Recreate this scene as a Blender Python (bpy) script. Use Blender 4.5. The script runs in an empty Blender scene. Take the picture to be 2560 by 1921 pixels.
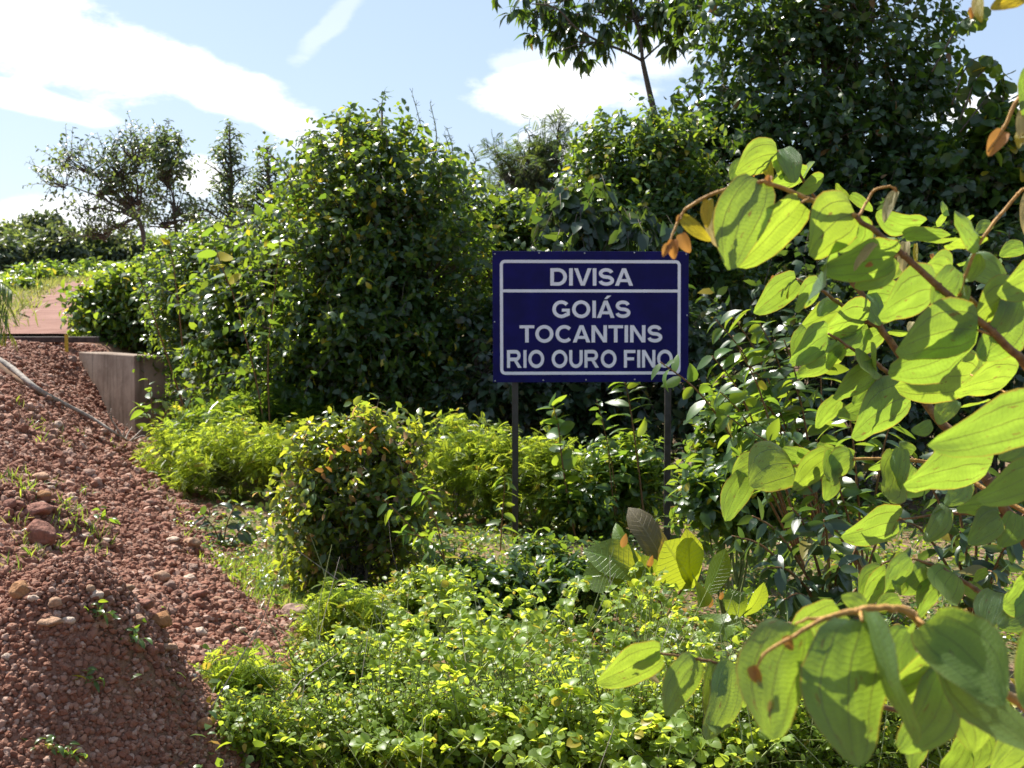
import bpy, math, random
import numpy as np
from mathutils import Vector, Matrix

random.seed(7)
rng = np.random.default_rng(11)
S = bpy.context.scene
C = S.collection

# ------------------------------------------------------------------ camera, sky, sun, exposure
CAM_Z, F = 1.75, 3090.0
HORIZON = 790.0
PITCH = math.atan((960.5 - HORIZON) / F)
cam = bpy.data.objects.new('camera', bpy.data.cameras.new('camera'))
C.objects.link(cam)
cam.location = (0, 0, CAM_Z)
cam.rotation_euler = (math.pi / 2 - PITCH, 0, 0)
cam.data.sensor_width = 36.0
cam.data.lens = 36.0 * F / 2560.0
cam.data.clip_start, cam.data.clip_end = 0.05, 4000
cam.data.dof.use_dof = True
cam.data.dof.focus_distance = 3.6
cam.data.dof.aperture_fstop = 11
S.camera = cam

SUN_EL, SUN_AZ = math.radians(53), math.radians(-46)      # azimuth measured from +Y towards +X
SUN = Vector((math.sin(SUN_AZ) * math.cos(SUN_EL), math.cos(SUN_AZ) * math.cos(SUN_EL), math.sin(SUN_EL)))
sun = bpy.data.objects.new('sun', bpy.data.lights.new('sun', 'SUN'))
sun.data.energy = 4.8
sun.data.angle = math.radians(0.53)
sun.data.color = (1.0, 0.95, 0.87)
sun.rotation_euler = SUN.to_track_quat('Z', 'Y').to_euler()
C.objects.link(sun)
S.view_settings.view_transform = 'Standard'
S.view_settings.look = 'None'
S.view_settings.exposure = 1.25
S.view_settings.gamma = 1
S.view_settings.use_curve_mapping = False
S.cycles.max_bounces = 7
S.cycles.diffuse_bounces = 3
S.cycles.transmission_bounces = 5
S.cycles.glossy_bounces = 2
S.cycles.caustics_reflective = False
S.cycles.caustics_refractive = False
S.cycles.sample_clamp_indirect = 4
S.cycles.use_denoising = True


def ray(u, v):
    """direction of the photograph's point (u, v), with unit depth along +Y"""
    x, y, z = (u - 1280) / F, 1.0, -(v - 960.5) / F
    c, s = math.cos(PITCH), math.sin(PITCH)
    d = Vector((x, y * c + z * s, -y * s + z * c))
    return d / d.y


def P(u, v, Y):
    return Vector((0, 0, CAM_Z)) + ray(u, v) * Y


class NT:
    def __init__(s, tree):
        s.t = tree; s.n = tree.nodes; s.l = tree.links

    def new(s, kind, **kw):
        nd = s.n.new(kind)
        for k, v in kw.items():
            setattr(nd, k, v)
        return nd

    def put(s, sock, v):
        if isinstance(v, bpy.types.NodeSocket):
            s.l.new(v, sock)
        elif v is not None:
            if hasattr(sock.default_value, '__len__') and not hasattr(v, '__len__'):
                v = (v,) * len(sock.default_value)
            if hasattr(v, '__len__') and len(v) == 3 and len(sock.default_value) == 4:
                v = (*v, 1)
            sock.default_value = v

    def m(s, op, a, b=None, c=None, clamp=False):
        nd = s.new('ShaderNodeMath', operation=op, use_clamp=clamp)
        for k, v in enumerate((a, b, c)):
            if v is not None:
                s.put(nd.inputs[k], v)
        return nd.outputs[0]

    def mix(s, f, a, b, blend='MIX'):
        nd = s.new('ShaderNodeMix', data_type='RGBA', blend_type=blend)
        s.put(nd.inputs[0], f); s.put(nd.inputs[6], a); s.put(nd.inputs[7], b)
        return nd.outputs[2]

    def noise(s, vec, scale, detail=4, rough=0.55):
        nd = s.new('ShaderNodeTexNoise')
        s.put(nd.inputs['Vector'], vec)
        nd.inputs['Scale'].default_value = scale
        nd.inputs['Detail'].default_value = detail
        nd.inputs['Roughness'].default_value = rough
        return nd.outputs[0]

    def ramp(s, f, lo, hi, a=0.0, b=1.0):
        nd = s.new('ShaderNodeMapRange', interpolation_type='SMOOTHSTEP')
        for k, v in enumerate((f, lo, hi, a, b)):
            s.put(nd.inputs[k], v)
        return nd.outputs[0]


W = bpy.data.worlds.new('World')
S.world = W
W.use_nodes = True
W.node_tree.nodes.clear()
w = NT(W.node_tree)
sky = w.new('ShaderNodeTexSky', sky_type='NISHITA', sun_disc=False)
sky.sun_elevation, sky.sun_rotation = SUN_EL, SUN_AZ
sky.air_density, sky.dust_density, sky.ozone_density = 1.0, 1.4, 1.0
tc = w.new('ShaderNodeTexCoord')
sep = w.new('ShaderNodeSeparateXYZ')
w.l.new(tc.outputs['Generated'], sep.inputs[0])
az = w.m('ARCTAN2', sep.outputs[0], sep.outputs[1])
el = w.m('ARCSINE', sep.outputs[2])
comb = w.new('ShaderNodeCombineXYZ')
w.put(comb.inputs[0], az); w.put(comb.inputs[1], w.m('MULTIPLY', el, 2.2)); w.put(comb.inputs[2], 0.0)
n1 = w.noise(comb.outputs[0], 9.0, 7, 0.62)
n2 = w.noise(comb.outputs[0], 26.0, 5, 0.6)


def azel(u, v):
    d = ray(u, v).normalized()
    return math.atan2(d.x, d.y), math.asin(d.z)


cloud = None
for (u, v, ra, rb, rot, k, amp) in [
    (60, 70, 420, 125, 16, 1.0, .9), (480, 190, 330, 70, 21, 1.0, .7), (60, 245, 230, 38, 13, 1.0, .7), (740, 330, 150, 24, 14, .55, .8),
    (1420, 225, 240, 92, -6, 1.0, .8), (1620, 150, 160, 60, -10, .5, .9), (100, 555, 260, 70, -6, .85, .6), (500, 440, 62, 52, 0, 1.0, .5),
    (1450, 385, 75, 42, 0, 1.0, .5), (1330, 350, 60, 30, 0, .5, .6), (2450, 280, 130, 50, 0, .9, .7), (830, 60, 130, 34, -45, .22, 1.0),
    (1330, 150, 120, 40, 0, .35, .9), (160, 430, 70, 14, 5, .45, .8), (560, 590, 300, 40, 0, .6, .7), (1900, 500, 700, 60, 0, .6, .8), (820, 385, 130, 18, 10, .4, .8)]:
    a0, e0 = azel(u, v)
    cs, sn = math.cos(math.radians(rot)), math.sin(math.radians(rot))
    da, de = w.m('SUBTRACT', az, a0), w.m('SUBTRACT', el, e0)
    # picture down = lower elevation
    p = w.m('SUBTRACT', w.m('MULTIPLY', da, cs), w.m('MULTIPLY', de, sn))
    q = w.m('ADD', w.m('MULTIPLY', da, sn), w.m('MULTIPLY', de, cs))
    p = w.m('DIVIDE', p, ra / F); q = w.m('DIVIDE', q, rb / F)
    r = w.m('SQRT', w.m('ADD', w.m('MULTIPLY', p, p), w.m('MULTIPLY', q, q)))
    g = w.m('ADD', w.m('SUBTRACT', 1.0, r), w.m('MULTIPLY', w.m('SUBTRACT', n1, 0.5), amp * 2.0))
    g = w.m('ADD', g, w.m('MULTIPLY', w.m('SUBTRACT', n2, 0.5), amp * .8))
    g = w.m('MULTIPLY', w.ramp(g, -0.05, 0.42), k)
    cloud = g if cloud is None else w.m('MAXIMUM', cloud, g)
wide = w.ramp(w.noise(comb.outputs[0], 2.3, 8, 0.6), 0.61, 0.78)      # the rest of the sky: broken cloud, thinned out of view to lessen fill light
front = w.ramp(w.m('ABSOLUTE', az), 0.42, 0.75)
cloud = w.m('MAXIMUM', cloud, w.m('MULTIPLY', wide, front))
skyc = w.mix(0.42, sky.outputs[0], (4.9, 6.2, 8.4))                    # thin milky veil
shade = w.ramp(w.noise(comb.outputs[0], 14, 4), .3, .75, .82, 1.0)
cl = w.mix(shade, (7.4, 8.0, 9.0), (10.5, 10.6, 10.7))
col = w.mix(cloud, skyc, cl)
bg = w.new('ShaderNodeBackground')
w.l.new(col, bg.inputs[0])
bg.inputs[1].default_value = 0.062
wo = w.new('ShaderNodeOutputWorld')
w.l.new(bg.outputs[0], wo.inputs[0])


# ------------------------------------------------------------------ materials
def material(name):
    mt = bpy.data.materials.new(name)
    mt.use_nodes = True
    mt.node_tree.nodes.clear()
    n = NT(mt.node_tree)
    out = n.new('ShaderNodeOutputMaterial')
    return mt, n, out


def principled(n, col, rough=0.6, spec=0.5, normal=None, metal=0.0):
    b = n.new('ShaderNodeBsdfPrincipled')
    n.put(b.inputs['Base Color'], col); n.put(b.inputs['Roughness'], rough)
    n.put(b.inputs['Specular IOR Level'], spec); n.put(b.inputs['Metallic'], metal)
    if normal is not None:
        n.l.new(normal, b.inputs['Normal'])
    return b


def bump(n, h, strength=0.5, dist=0.02):
    b = n.new('ShaderNodeBump')
    b.inputs['Strength'].default_value = strength
    b.inputs['Distance'].default_value = dist
    n.put(b.inputs['Height'], h)
    return b.outputs[0]


def leaf_material(name, top, trans, tf=0.4, rough=0.38, spec=0.5, var=0.5, odd=None, odd_share=0.06, veins=0, under=None):
    """a leaf blade: glossy waxy face, light coming through; each leaf its own shade; odd = colour of the odd withered leaf"""
    mt, n, out = material(name)
    at = n.new('ShaderNodeAttribute', attribute_name='rnd')
    oi = n.new('ShaderNodeObjectInfo')
    r = n.m('FRACT', n.m('ADD', at.outputs['Fac'], oi.outputs['Random']))
    r2 = n.m('FRACT', n.m('MULTIPLY', r, 7.31))
    dark = tuple(c * (1 - var * .55) for c in top); lite = tuple(min(1, c * (1 + var * .6)) for c in top)
    tdark = (trans[0] * (1 - var * .6), trans[1] * (1 - var * .4), trans[2])
    tlite = (min(.9, trans[0] * (1 + var * .5)), min(.9, trans[1] * (1 + var * .22)), trans[2])
    c1 = n.mix(r, dark, lite)
    c2 = n.mix(r2, tdark, tlite)
    if odd:
        k = n.m('GREATER_THAN', n.m('FRACT', n.m('MULTIPLY', r, 13.7)), 1 - odd_share)
        c1 = n.mix(k, c1, tuple(x * .6 for x in odd)); c2 = n.mix(k, c2, odd)
    nrm = None
    rg = rough
    if veins == 'pinnate':
        uv = n.new('ShaderNodeAttribute', attribute_name='blade')
        sp = n.new('ShaderNodeSeparateXYZ'); n.l.new(uv.outputs['Vector'], sp.inputs[0])
        aa = n.m('ABSOLUTE', sp.outputs[0])
        f = n.m('ABSOLUTE', n.m('SUBTRACT', n.m('FRACT', n.m('MULTIPLY', n.m('SUBTRACT', sp.outputs[1], n.m('MULTIPLY', aa, .16)), 13.0)), .5))
        v = n.m('MAXIMUM', n.ramp(f, .03, .10, .8, 0.0), n.ramp(aa, .03, .07, 1.0, 0.0))
        c1 = n.mix(n.m('MULTIPLY', v, .7), c1, tuple(min(.6, x * 2.6 + .03) for x in top))
        c2 = n.mix(n.m('MULTIPLY', v, .6), c2, (trans[0] * .5, trans[1] * .45, .02))
        blotch = n.ramp(n.noise(uv.outputs['Vector'], 4.0, 4), .52, .62, 0, .7)
        if under: c2 = n.mix(blotch, c2, (.75, .52, .03))
        nrm = bump(n, n.m('SUBTRACT', n.m('MULTIPLY', v, -1.0), n.noise(uv.outputs['Vector'], 7.0, 3)), .5, .006)
    elif veins:
        uv = n.new('ShaderNodeAttribute', attribute_name='blade')
        sp = n.new('ShaderNodeSeparateXYZ'); n.l.new(uv.outputs['Vector'], sp.inputs[0])
        a, b = sp.outputs[0], sp.outputs[1]
        f = n.m('ABSOLUTE', n.m('SUBTRACT', n.m('FRACT', n.m('ADD', n.m('MULTIPLY', a, veins / 2), 0.5)), 0.5))
        line = n.ramp(f, 0.016, 0.040, 1.0, 0.0)
        wob = n.m('MULTIPLY', n.noise(uv.outputs['Vector'], 5.0, 2), 0.07)
        cross = n.m('ABSOLUTE', n.m('SUBTRACT', n.m('FRACT', n.m('MULTIPLY', n.m('ADD', n.m('ADD', b, n.m('MULTIPLY', n.m('ABSOLUTE', a), .08)), wob), 22.0)), 0.5))
        cl_ = n.ramp(cross, 0.0, 0.14, 0.20, 0.0)
        edge = n.ramp(n.m('ABSOLUTE', a), .94, .985)
        v = n.m('MAXIMUM', n.m('MULTIPLY', line, .9), cl_)
        c2 = n.mix(v, c2, (trans[0] * .42, trans[1] * .26, .012))
        c1 = n.mix(n.m('MULTIPLY', v, .5), c1, tuple(x * 1.8 for x in top))
        c2 = n.mix(n.m('MULTIPLY', edge, .75), c2, (.42, .22, .03))
        # bites, rust spots and pale blotches
        oc = n.new('ShaderNodeTexCoord')
        sh = n.new('ShaderNodeVectorMath', operation='ADD')
        n.l.new(uv.outputs['Vector'], sh.inputs[0])
        cb = n.new('ShaderNodeCombineXYZ'); n.put(cb.inputs[0], n.m('MULTIPLY', r, 37.0)); n.put(cb.inputs[1], n.m('MULTIPLY', r, 91.0))
        n.l.new(cb.outputs[0], sh.inputs[1])
        spot = n.ramp(n.noise(sh.outputs[0], 5.5, 3), .655, .675)
        c2 = n.mix(n.m('MULTIPLY', spot, .8), c2, (.22, .12, .03)); c1 = n.mix(n.m('MULTIPLY', spot, .7), c1, (.16, .10, .04))
        blot = n.ramp(n.noise(sh.outputs[0], 2.2, 3), .42, .68, .84, 1.10)
        c2 = n.mix(1.0, c2, n.mix(0.0, blot, blot), 'MULTIPLY')
        hgt = n.m('ADD', n.m('MULTIPLY', line, -.6), n.m('MULTIPLY', n.noise(sh.outputs[0], 3.0, 3), 1.4))
        hgt = n.m('SUBTRACT', hgt, n.m('MULTIPLY', cl_, 1.2))
        nrm = bump(n, hgt, .34, .004)
    if under:
        ge = n.new('ShaderNodeNewGeometry')
        c1 = n.mix(ge.outputs['Backfacing'], c1, under)
        rg = n.m('ADD', n.m('MULTIPLY', ge.outputs['Backfacing'], .25), rough)
    b = principled(n, c1, rg, spec, nrm)
    t = n.new('ShaderNodeBsdfTranslucent')
    n.l.new(c2, t.inputs[0])
    if nrm is not None:
        n.l.new(nrm, t.inputs['Normal'])
    mx = n.new('ShaderNodeMixShader')
    mx.inputs[0].default_value = tf
    n.l.new(b.outputs[0], mx.inputs[1]); n.l.new(t.outputs[0], mx.inputs[2])
    n.l.new(mx.outputs[0], out.inputs[0])
    return mt


def bark_material(name, a, b, scale=40, rough=.8):
    mt, n, out = material(name)
    tc_ = n.new('ShaderNodeTexCoord')
    f = n.noise(tc_.outputs['Object'], scale, 5)
    c = n.mix(n.ramp(f, .3, .7), a, b)
    n.l.new(principled(n, c, rough, .3, bump(n, f, .5, .01)).outputs[0], out.inputs[0])
    return mt


def plain_material(name, col, rough=.5, spec=.5, dirt=.15, scale=6, metal=0.0):
    mt, n, out = material(name)
    tc_ = n.new('ShaderNodeTexCoord')
    f = n.noise(tc_.outputs['Object'], scale, 6, .6)
    c = n.mix(n.ramp(f, .35, .75), tuple(x * (1 - dirt) for x in col), tuple(min(1, x * (1 + dirt)) for x in col))
    n.l.new(principled(n, c, n.ramp(f, .3, .8, rough - .08, rough + .1), spec, None, metal).outputs[0], out.inputs[0])
    return mt


M = {}
M['dark'] = leaf_material('dark_glossy_leaf', (.032, .066, .022), (.20, .34, .02), .32, .32, .6, .6, (.30, .16, .04), .008)
M['mid'] = leaf_material('mid_green_leaf', (.040, .086, .024), (.31, .45, .030), .40, .33, .65, .6, (.70, .58, .04), .03)
M['fresh'] = leaf_material('fresh_green_leaf', (.055, .115, .024), (.38, .53, .035), .43, .34, .6, .5, (.7, .6, .05), .03)
M['yellow'] = leaf_material('yellow_green_leaf', (.12, .19, .018), (.58, .70, .05), .50, .42, .4, .35, (.6, .44, .05), .03)
M['orange'] = leaf_material('orange_tinged_leaf', (.060, .11, .028), (.54, .62, .04), .46, .32, .6, .6, (.66, .40, .16), .07)
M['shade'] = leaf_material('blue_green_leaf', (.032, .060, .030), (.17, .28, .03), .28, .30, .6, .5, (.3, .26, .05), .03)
M['far'] = leaf_material('hazed_distant_leaf', (.080, .110, .045), (.34, .44, .07), .34, .42, .45, .6)  # base lightened: distance haze is painted into the leaf colour
M['fardark'] = leaf_material('hazed_distant_dark_leaf', (.055, .078, .042), (.22, .29, .06), .28, .42, .45, .5)  # darker far leaf, with the same haze lightening in its colour
M['round'] = leaf_material('round_leaflet', (.16, .24, .05), (.62, .74, .06), .50, .42, .4, .35, (.6, .5, .05), .03, under=(.16, .24, .06))
M['big'] = leaf_material('broad_leaf', (.07, .13, .02), (.56, .64, .03), .46, .36, .5, .4, (.75, .52, .03), .02, veins='pinnate')
M['brownback'] = leaf_material('brown_backed_leaf', (.085, .07, .035), (.42, .30, .03), .36, .45, .5, .3, veins='pinnate', under=(.11, .085, .05))
M['palegreen'] = bark_material('pale_green_stem', (.22, .27, .10), (.34, .38, .17), 60)
M['lobe'] = leaf_material('bilobed_leaf', (.10, .18, .09), (.34, .49, .035), .52, .40, .5, .28, veins=3.4, under=(.13, .22, .055))
M['lobe_young'] = leaf_material('young_yellow_leaf', (.20, .19, .02), (.80, .62, .03), .5, .45, .4, .25, veins=3.4)
M['lobe_pale'] = leaf_material('pale_woolly_leaf', (.30, .27, .13), (.70, .58, .24), .42, .6, .3, .3, veins=3.4)
M['bud'] = leaf_material('orange_bud', (.30, .14, .045), (.62, .30, .06), .35, .6, .3, .3)
M['petal'] = leaf_material('yellow_petal', (.62, .48, .10), (.8, .6, .1), .4, .5, .3, .3)
M['farleaf'] = leaf_material('haze_greyed_leaf', (.055, .085, .045), (.24, .34, .05), .34, .34, .6, .6)  # paled grey-green, haze put into the colour of the trees beyond the bridge
M['grass'] = leaf_material('grass_blade', (.085, .15, .03), (.44, .58, .05), .42, .38, .5, .5, (.5, .42, .14), .14)
M['dry'] = leaf_material('dry_grass', (.15, .17, .05), (.46, .50, .09), .38, .55, .3, .5)
M['cover'] = leaf_material('ground_cover_leaf', (.065, .125, .03), (.40, .54, .03), .42, .30, .5, .6, (.4, .25, .06), .08)
M['bark'] = bark_material('grey_bark', (.07, .055, .045), (.17, .14, .11))
M['stem'] = bark_material('green_stem', (.10, .13, .04), (.17, .19, .06), 60)
M['brownstem'] = bark_material('brown_stem', (.13, .06, .025), (.24, .13, .05), 90, .6)
M['palestem'] = bark_material('ochre_stem', (.33, .17, .045), (.46, .26, .07), 120, .6)
M['dead'] = bark_material('dead_wood', (.22, .19, .16), (.42, .37, .31), 30)


# ------------------------------------------------------------------ mesh helpers
def npv(a):
    return np.asarray(a, dtype=np.float64)


def unit(a):
    return a / np.maximum(np.linalg.norm(a, axis=-1, keepdims=True), 1e-9)


def make_mesh(name, verts, faces, mat, smooth=True, rnd=None, blade=None):
    """verts (n,3); faces: list of index arrays (m,k)"""
    me = bpy.data.meshes.new(name)
    verts = np.asarray(verts, dtype=np.float32)
    faces = [np.asarray(f, dtype=np.int32) for f in faces if len(f)]
    me.vertices.add(len(verts)); me.vertices.foreach_set('co', verts.ravel())
    tot = np.concatenate([np.full(len(f), f.shape[1], dtype=np.int32) for f in faces])
    idx = np.concatenate([f.ravel() for f in faces])
    me.loops.add(len(idx)); me.loops.foreach_set('vertex_index', idx)
    me.polygons.add(len(tot))
    me.polygons.foreach_set('loop_start', np.concatenate([[0], np.cumsum(tot)[:-1]]).astype(np.int32))
    me.polygons.foreach_set('loop_total', tot)
    me.polygons.foreach_set('use_smooth', np.full(len(tot), smooth, dtype=bool))
    if rnd is not None:
        at = me.attributes.new('rnd', 'FLOAT', 'POINT'); at.data.foreach_set('value', np.asarray(rnd, dtype=np.float32))
    if blade is not None:
        at = me.attributes.new('blade', 'FLOAT_VECTOR', 'POINT'); at.data.foreach_set('vector', np.asarray(blade, dtype=np.float32).ravel())
    me.update(calc_edges=True)
    if mat is not None:
        me.materials.append(mat)
    return me


def link(name, me, parent=None, kind=None, label=None):
    o = bpy.data.objects.new(name, me)
    C.objects.link(o)
    if parent is not None:
        o.parent = parent
        o.location = -parent.location          # meshes are built in world coordinates
    if kind: o['kind'] = kind
    if label: o['label'] = label
    return o


def tag(o, label, cat, group=None):
    o['label'] = label; o['category'] = cat
    if group: o['group'] = group
    return o


def thing(name, loc, label, cat, group=None):
    o = bpy.data.objects.new(name, None)
    o.empty_display_size = .05
    o.location = loc
    C.objects.link(o)
    return tag(o, label, cat, group)


class Build:
    """collects pieces into one mesh"""
    def __init__(s): s.v = []; s.f = {}; s.n = 0; s.r = []; s.b = []

    def add(s, v, fs, rnd=0.0, blade=None):
        v = npv(v)
        for f in fs:
            f = np.asarray(f, dtype=np.int64)
            if len(f): s.f.setdefault(f.shape[1], []).append(f + s.n)
        s.v.append(v); s.n += len(v)
        s.r.append(np.broadcast_to(np.asarray(rnd, dtype=np.float32), (len(v),)))
        s.b.append(np.zeros((len(v), 3)) if blade is None else blade)
        return s

    def tube(s, pts, rad, sides=6, cap=True):
        pts = npv(pts); k = len(pts)
        rad = np.broadcast_to(npv(rad), (k,))
        t = np.gradient(pts, axis=0); t = unit(t)
        ref = np.array([0.13, 0.21, 1.0]) if abs(t[0][2]) < .9 else np.array([1.0, .2, .1])
        a = unit(np.cross(t, ref)); b = np.cross(t, a)
        ang = np.arange(sides) / sides * 2 * np.pi
        ring = pts[:, None] + rad[:, None, None] * (np.cos(ang)[None, :, None] * a[:, None] + np.sin(ang)[None, :, None] * b[:, None])
        v = ring.reshape(-1, 3)
        i = np.arange(k - 1)[:, None] * sides; j = np.arange(sides)[None]; j2 = (j + 1) % sides
        q = np.stack([i + j, i + j2, i + sides + j2, i + sides + j], axis=-1).reshape(-1, 4)
        fs = [q]
        if cap:
            e = np.arange(sides)[None]
            fs.append(e[:, ::-1]); fs.append(e + (k - 1) * sides)
        return s.add(v, fs)

    def threads(s, a, b, c, r0, r1):
        """many thin three-sided twigs at once, through a, b, c (n,3)"""
        n = len(a)
        if not n: return s
        t = unit(c - a); x = unit(np.cross(t, [.3, .2, 1.0])); y = np.cross(t, x)
        rings = []
        for p, r in ((a, r0), (b, (r0 + r1) / 2), (c, r1)):
            for k in range(3):
                an = k * 2 * np.pi / 3
                rings.append(p + r * (np.cos(an) * x + np.sin(an) * y))
        v = np.stack(rings, axis=1).reshape(-1, 3)
        base = np.arange(n)[:, None] * 9
        q = [[i * 3 + k, i * 3 + (k + 1) % 3, i * 3 + 3 + (k + 1) % 3, i * 3 + 3 + k] for i in range(2) for k in range(3)]
        f = (base[:, None] + np.array(q)[None]).reshape(-1, 4)
        return s.add(v, [f])

    def box(s, c, size, rot=None):
        c = npv(c); h = npv(size) / 2
        v = np.array([[x, y, z] for x in (-1, 1) for y in (-1, 1) for z in (-1, 1)]) * h
        if rot is not None: v = v @ npv(rot).T
        f = [[0, 1, 3, 2], [4, 6, 7, 5], [0, 4, 5, 1], [2, 3, 7, 6], [0, 2, 6, 4], [1, 5, 7, 3]]
        return s.add(v + c, [f])

    def mesh(s, name, mat, smooth=True, blade=False):
        return make_mesh(name, np.concatenate(s.v), [np.concatenate(x) for x in s.f.values()], mat, smooth,
                         np.concatenate(s.r), np.concatenate(s.b) if blade else None)

    def obj(s, name, mat, parent=None, kind=None, smooth=True, label=None, blade=False):
        return link(name, s.mesh(name, mat, smooth, blade), parent, kind, label)


def blade_template(stations, width, fold=.25, curl=.5, shape=None, cols=1, skew=0.0, tipdrop=0.0, cup=0.0):
    """one leaf blade along +Y, its face +Z: stations along it, cols cells either side of the midrib"""
    v = [(0, 0, 0)]; bl = [(0, 0, 0)]; rows = []
    for t in stations:
        hw = width * (shape(t) if shape else (math.sin(math.pi * t ** .8) ** .9))
        y = math.sin(curl * t) / curl if curl else t
        z = -(1 - math.cos(curl * t)) / curl if curl else 0
        z -= tipdrop * t ** 3
        row = []
        for c in range(-cols, cols + 1):
            k = c / cols
            x = hw * k
            xs = x + skew * math.sin(math.pi * t)
            row.append(len(v))
            v.append((xs, y + (cup * -abs(k) * hw * .4), z + fold * abs(x) - cup * hw * k * k)); bl.append((k, t, 0))
        rows.append(row)
    tip = len(v)
    v.append((0, math.sin(curl) / curl if curl else 1, (-(1 - math.cos(curl)) / curl if curl else 0) - tipdrop)); bl.append((0, 1, 0))
    tris, quads = [], []
    for a, b in zip(rows[0][:-1], rows[0][1:]): tris.append((0, b, a))
    for r0, r1 in zip(rows[:-1], rows[1:]):
        for k in range(2 * cols): quads.append((r0[k], r0[k + 1], r1[k + 1], r1[k]))
    for a, b in zip(rows[-1][:-1], rows[-1][1:]): tris.append((a, b, tip))
    return npv(v), [np.array(tris), np.array(quads).reshape(-1, 4)], npv(bl)


T_DIAMOND = blade_template([.45], .24, .3, .4)
T_OVAL = blade_template([.28, .66], .27, .3, .6, lambda t: [.92, .86][t > .5])
T_LANCE = blade_template([.25, .6], .15, .35, .9, lambda t: [.95, .85][t > .5])
def hex_template(w, curl=.5, a=.3, b_=.68):
    f = lambda t: (math.sin(curl * t) / curl, -(1 - math.cos(curl * t)) / curl)
    (y1, z1), (y2, z2), (y3, z3) = f(a), f(b_), f(1)
    v = [(0, 0, 0), (-w, y1, z1 + .05), (w, y1, z1 + .05), (-w * .8, y2, z2 + .05), (w * .8, y2, z2 + .05), (0, y3, z3)]
    return npv(v), [np.array([(0, 2, 1), (3, 4, 5)]), np.array([(1, 2, 4, 3)])], np.zeros((6, 3))


T_HEX = hex_template(.25, .7)
T_ROUND = blade_template([.2, .55, .85], .42, .2, .3, lambda t: .78 if t < .3 else (1.0 if t < .7 else .72))


def pinnate_template(pairs, w=.10, ll=.30, curl=.6):
    """a feathery leaf: leaflets in pairs along a rachis"""
    v, tri = [], []
    for i in range(pairs):
        t = .12 + .88 * i / (pairs - 1)
        y, z = math.sin(curl * t) / curl, -(1 - math.cos(curl * t)) / curl
        l = ll * (.55 + .9 * math.sin(math.pi * min(1, t * .9 + .08)) * .6)
        for s in (-1, 1):
            k = len(v)
            v += [(s * l * .1, y - w * .55, z), (s * l, y + l * .4, z - .03), (s * l * .3, y + l * .12 + w * .75, z + .02)]
            tri.append((k, k + 1, k + 2) if s > 0 else (k, k + 2, k + 1))
    return npv(v), [np.array(tri)], np.zeros((len(v), 3))


T_PINN = pinnate_template(7)
T_FEATHER = pinnate_template(9, .07, .24)


def scatter(B, tmpl, pos, dirv, nrm, size, rnd):
    tv, tf, tb = tmpl
    n = len(pos)
    if not n: return
    y = unit(dirv); x = unit(np.cross(y, nrm)); z = np.cross(x, y)
    sz = np.broadcast_to(npv(size), (n,))[:, None, None]
    v = pos[:, None] + sz * (tv[None, :, 0:1] * x[:, None] + tv[None, :, 1:2] * y[:, None] + tv[None, :, 2:3] * z[:, None])
    off = np.arange(n)[:, None, None] * len(tv)
    fs = [(f[None] + off).reshape(-1, f.shape[1]) for f in tf if len(f)]
    B.add(v.reshape(-1, 3), fs, np.repeat(rnd, len(tv)))


def frame(dirv, nrm):
    y = Vector(dirv).normalized(); x = y.cross(Vector(nrm)).normalized(); z = x.cross(y)
    return Matrix((x, y, z)).transposed()


def leaf_object(name, me, parent, pos, dirv, nrm, size, width=1.0, label=None):
    o = bpy.data.objects.new(name, me)
    C.objects.link(o)
    o.parent = parent
    R = frame(dirv, nrm).to_4x4()
    o.matrix_local = Matrix.Translation(Vector(pos) - parent.location) @ R @ Matrix.Diagonal((size * width, size, size, 1))
    if label: o['label'] = label
    return o


# ------------------------------------------------------------------ the lie of the land
_w = [(rng.normal(size=2), rng.uniform(0, 6.28)) for _ in range(40)]


def wob(x, y, scale, k0=0, n=6):
    r = 0
    for (d, ph) in _w[k0:k0 + n]:
        r = r + np.sin((d[0] * x + d[1] * y) * scale + ph)
    return r / n


TOE_Y = np.array([-20, 2, 4.2, 5.2, 6.5, 8.9, 15, 17.4, 18.4, 19.8, 22, 60])
TOE_X = np.array([-2., -.9, -.78, -.78, -1.05, -2.3, -4.3, -5.45, -5.85, -5.6, -5.5, -20])


def sstep(a, b, x):
    t = np.clip((x - a) / (b - a), 0, 1)
    return t * t * (3 - 2 * t)


def bank(x, y):
    """distance into the gravel bank, positive on it"""
    return np.interp(y, TOE_Y, TOE_X) - x


def far_z(y):
    return 1.3 + .046 * (np.minimum(y, 150) - 22) + .004 * np.maximum(y - 150, 0)


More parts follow.
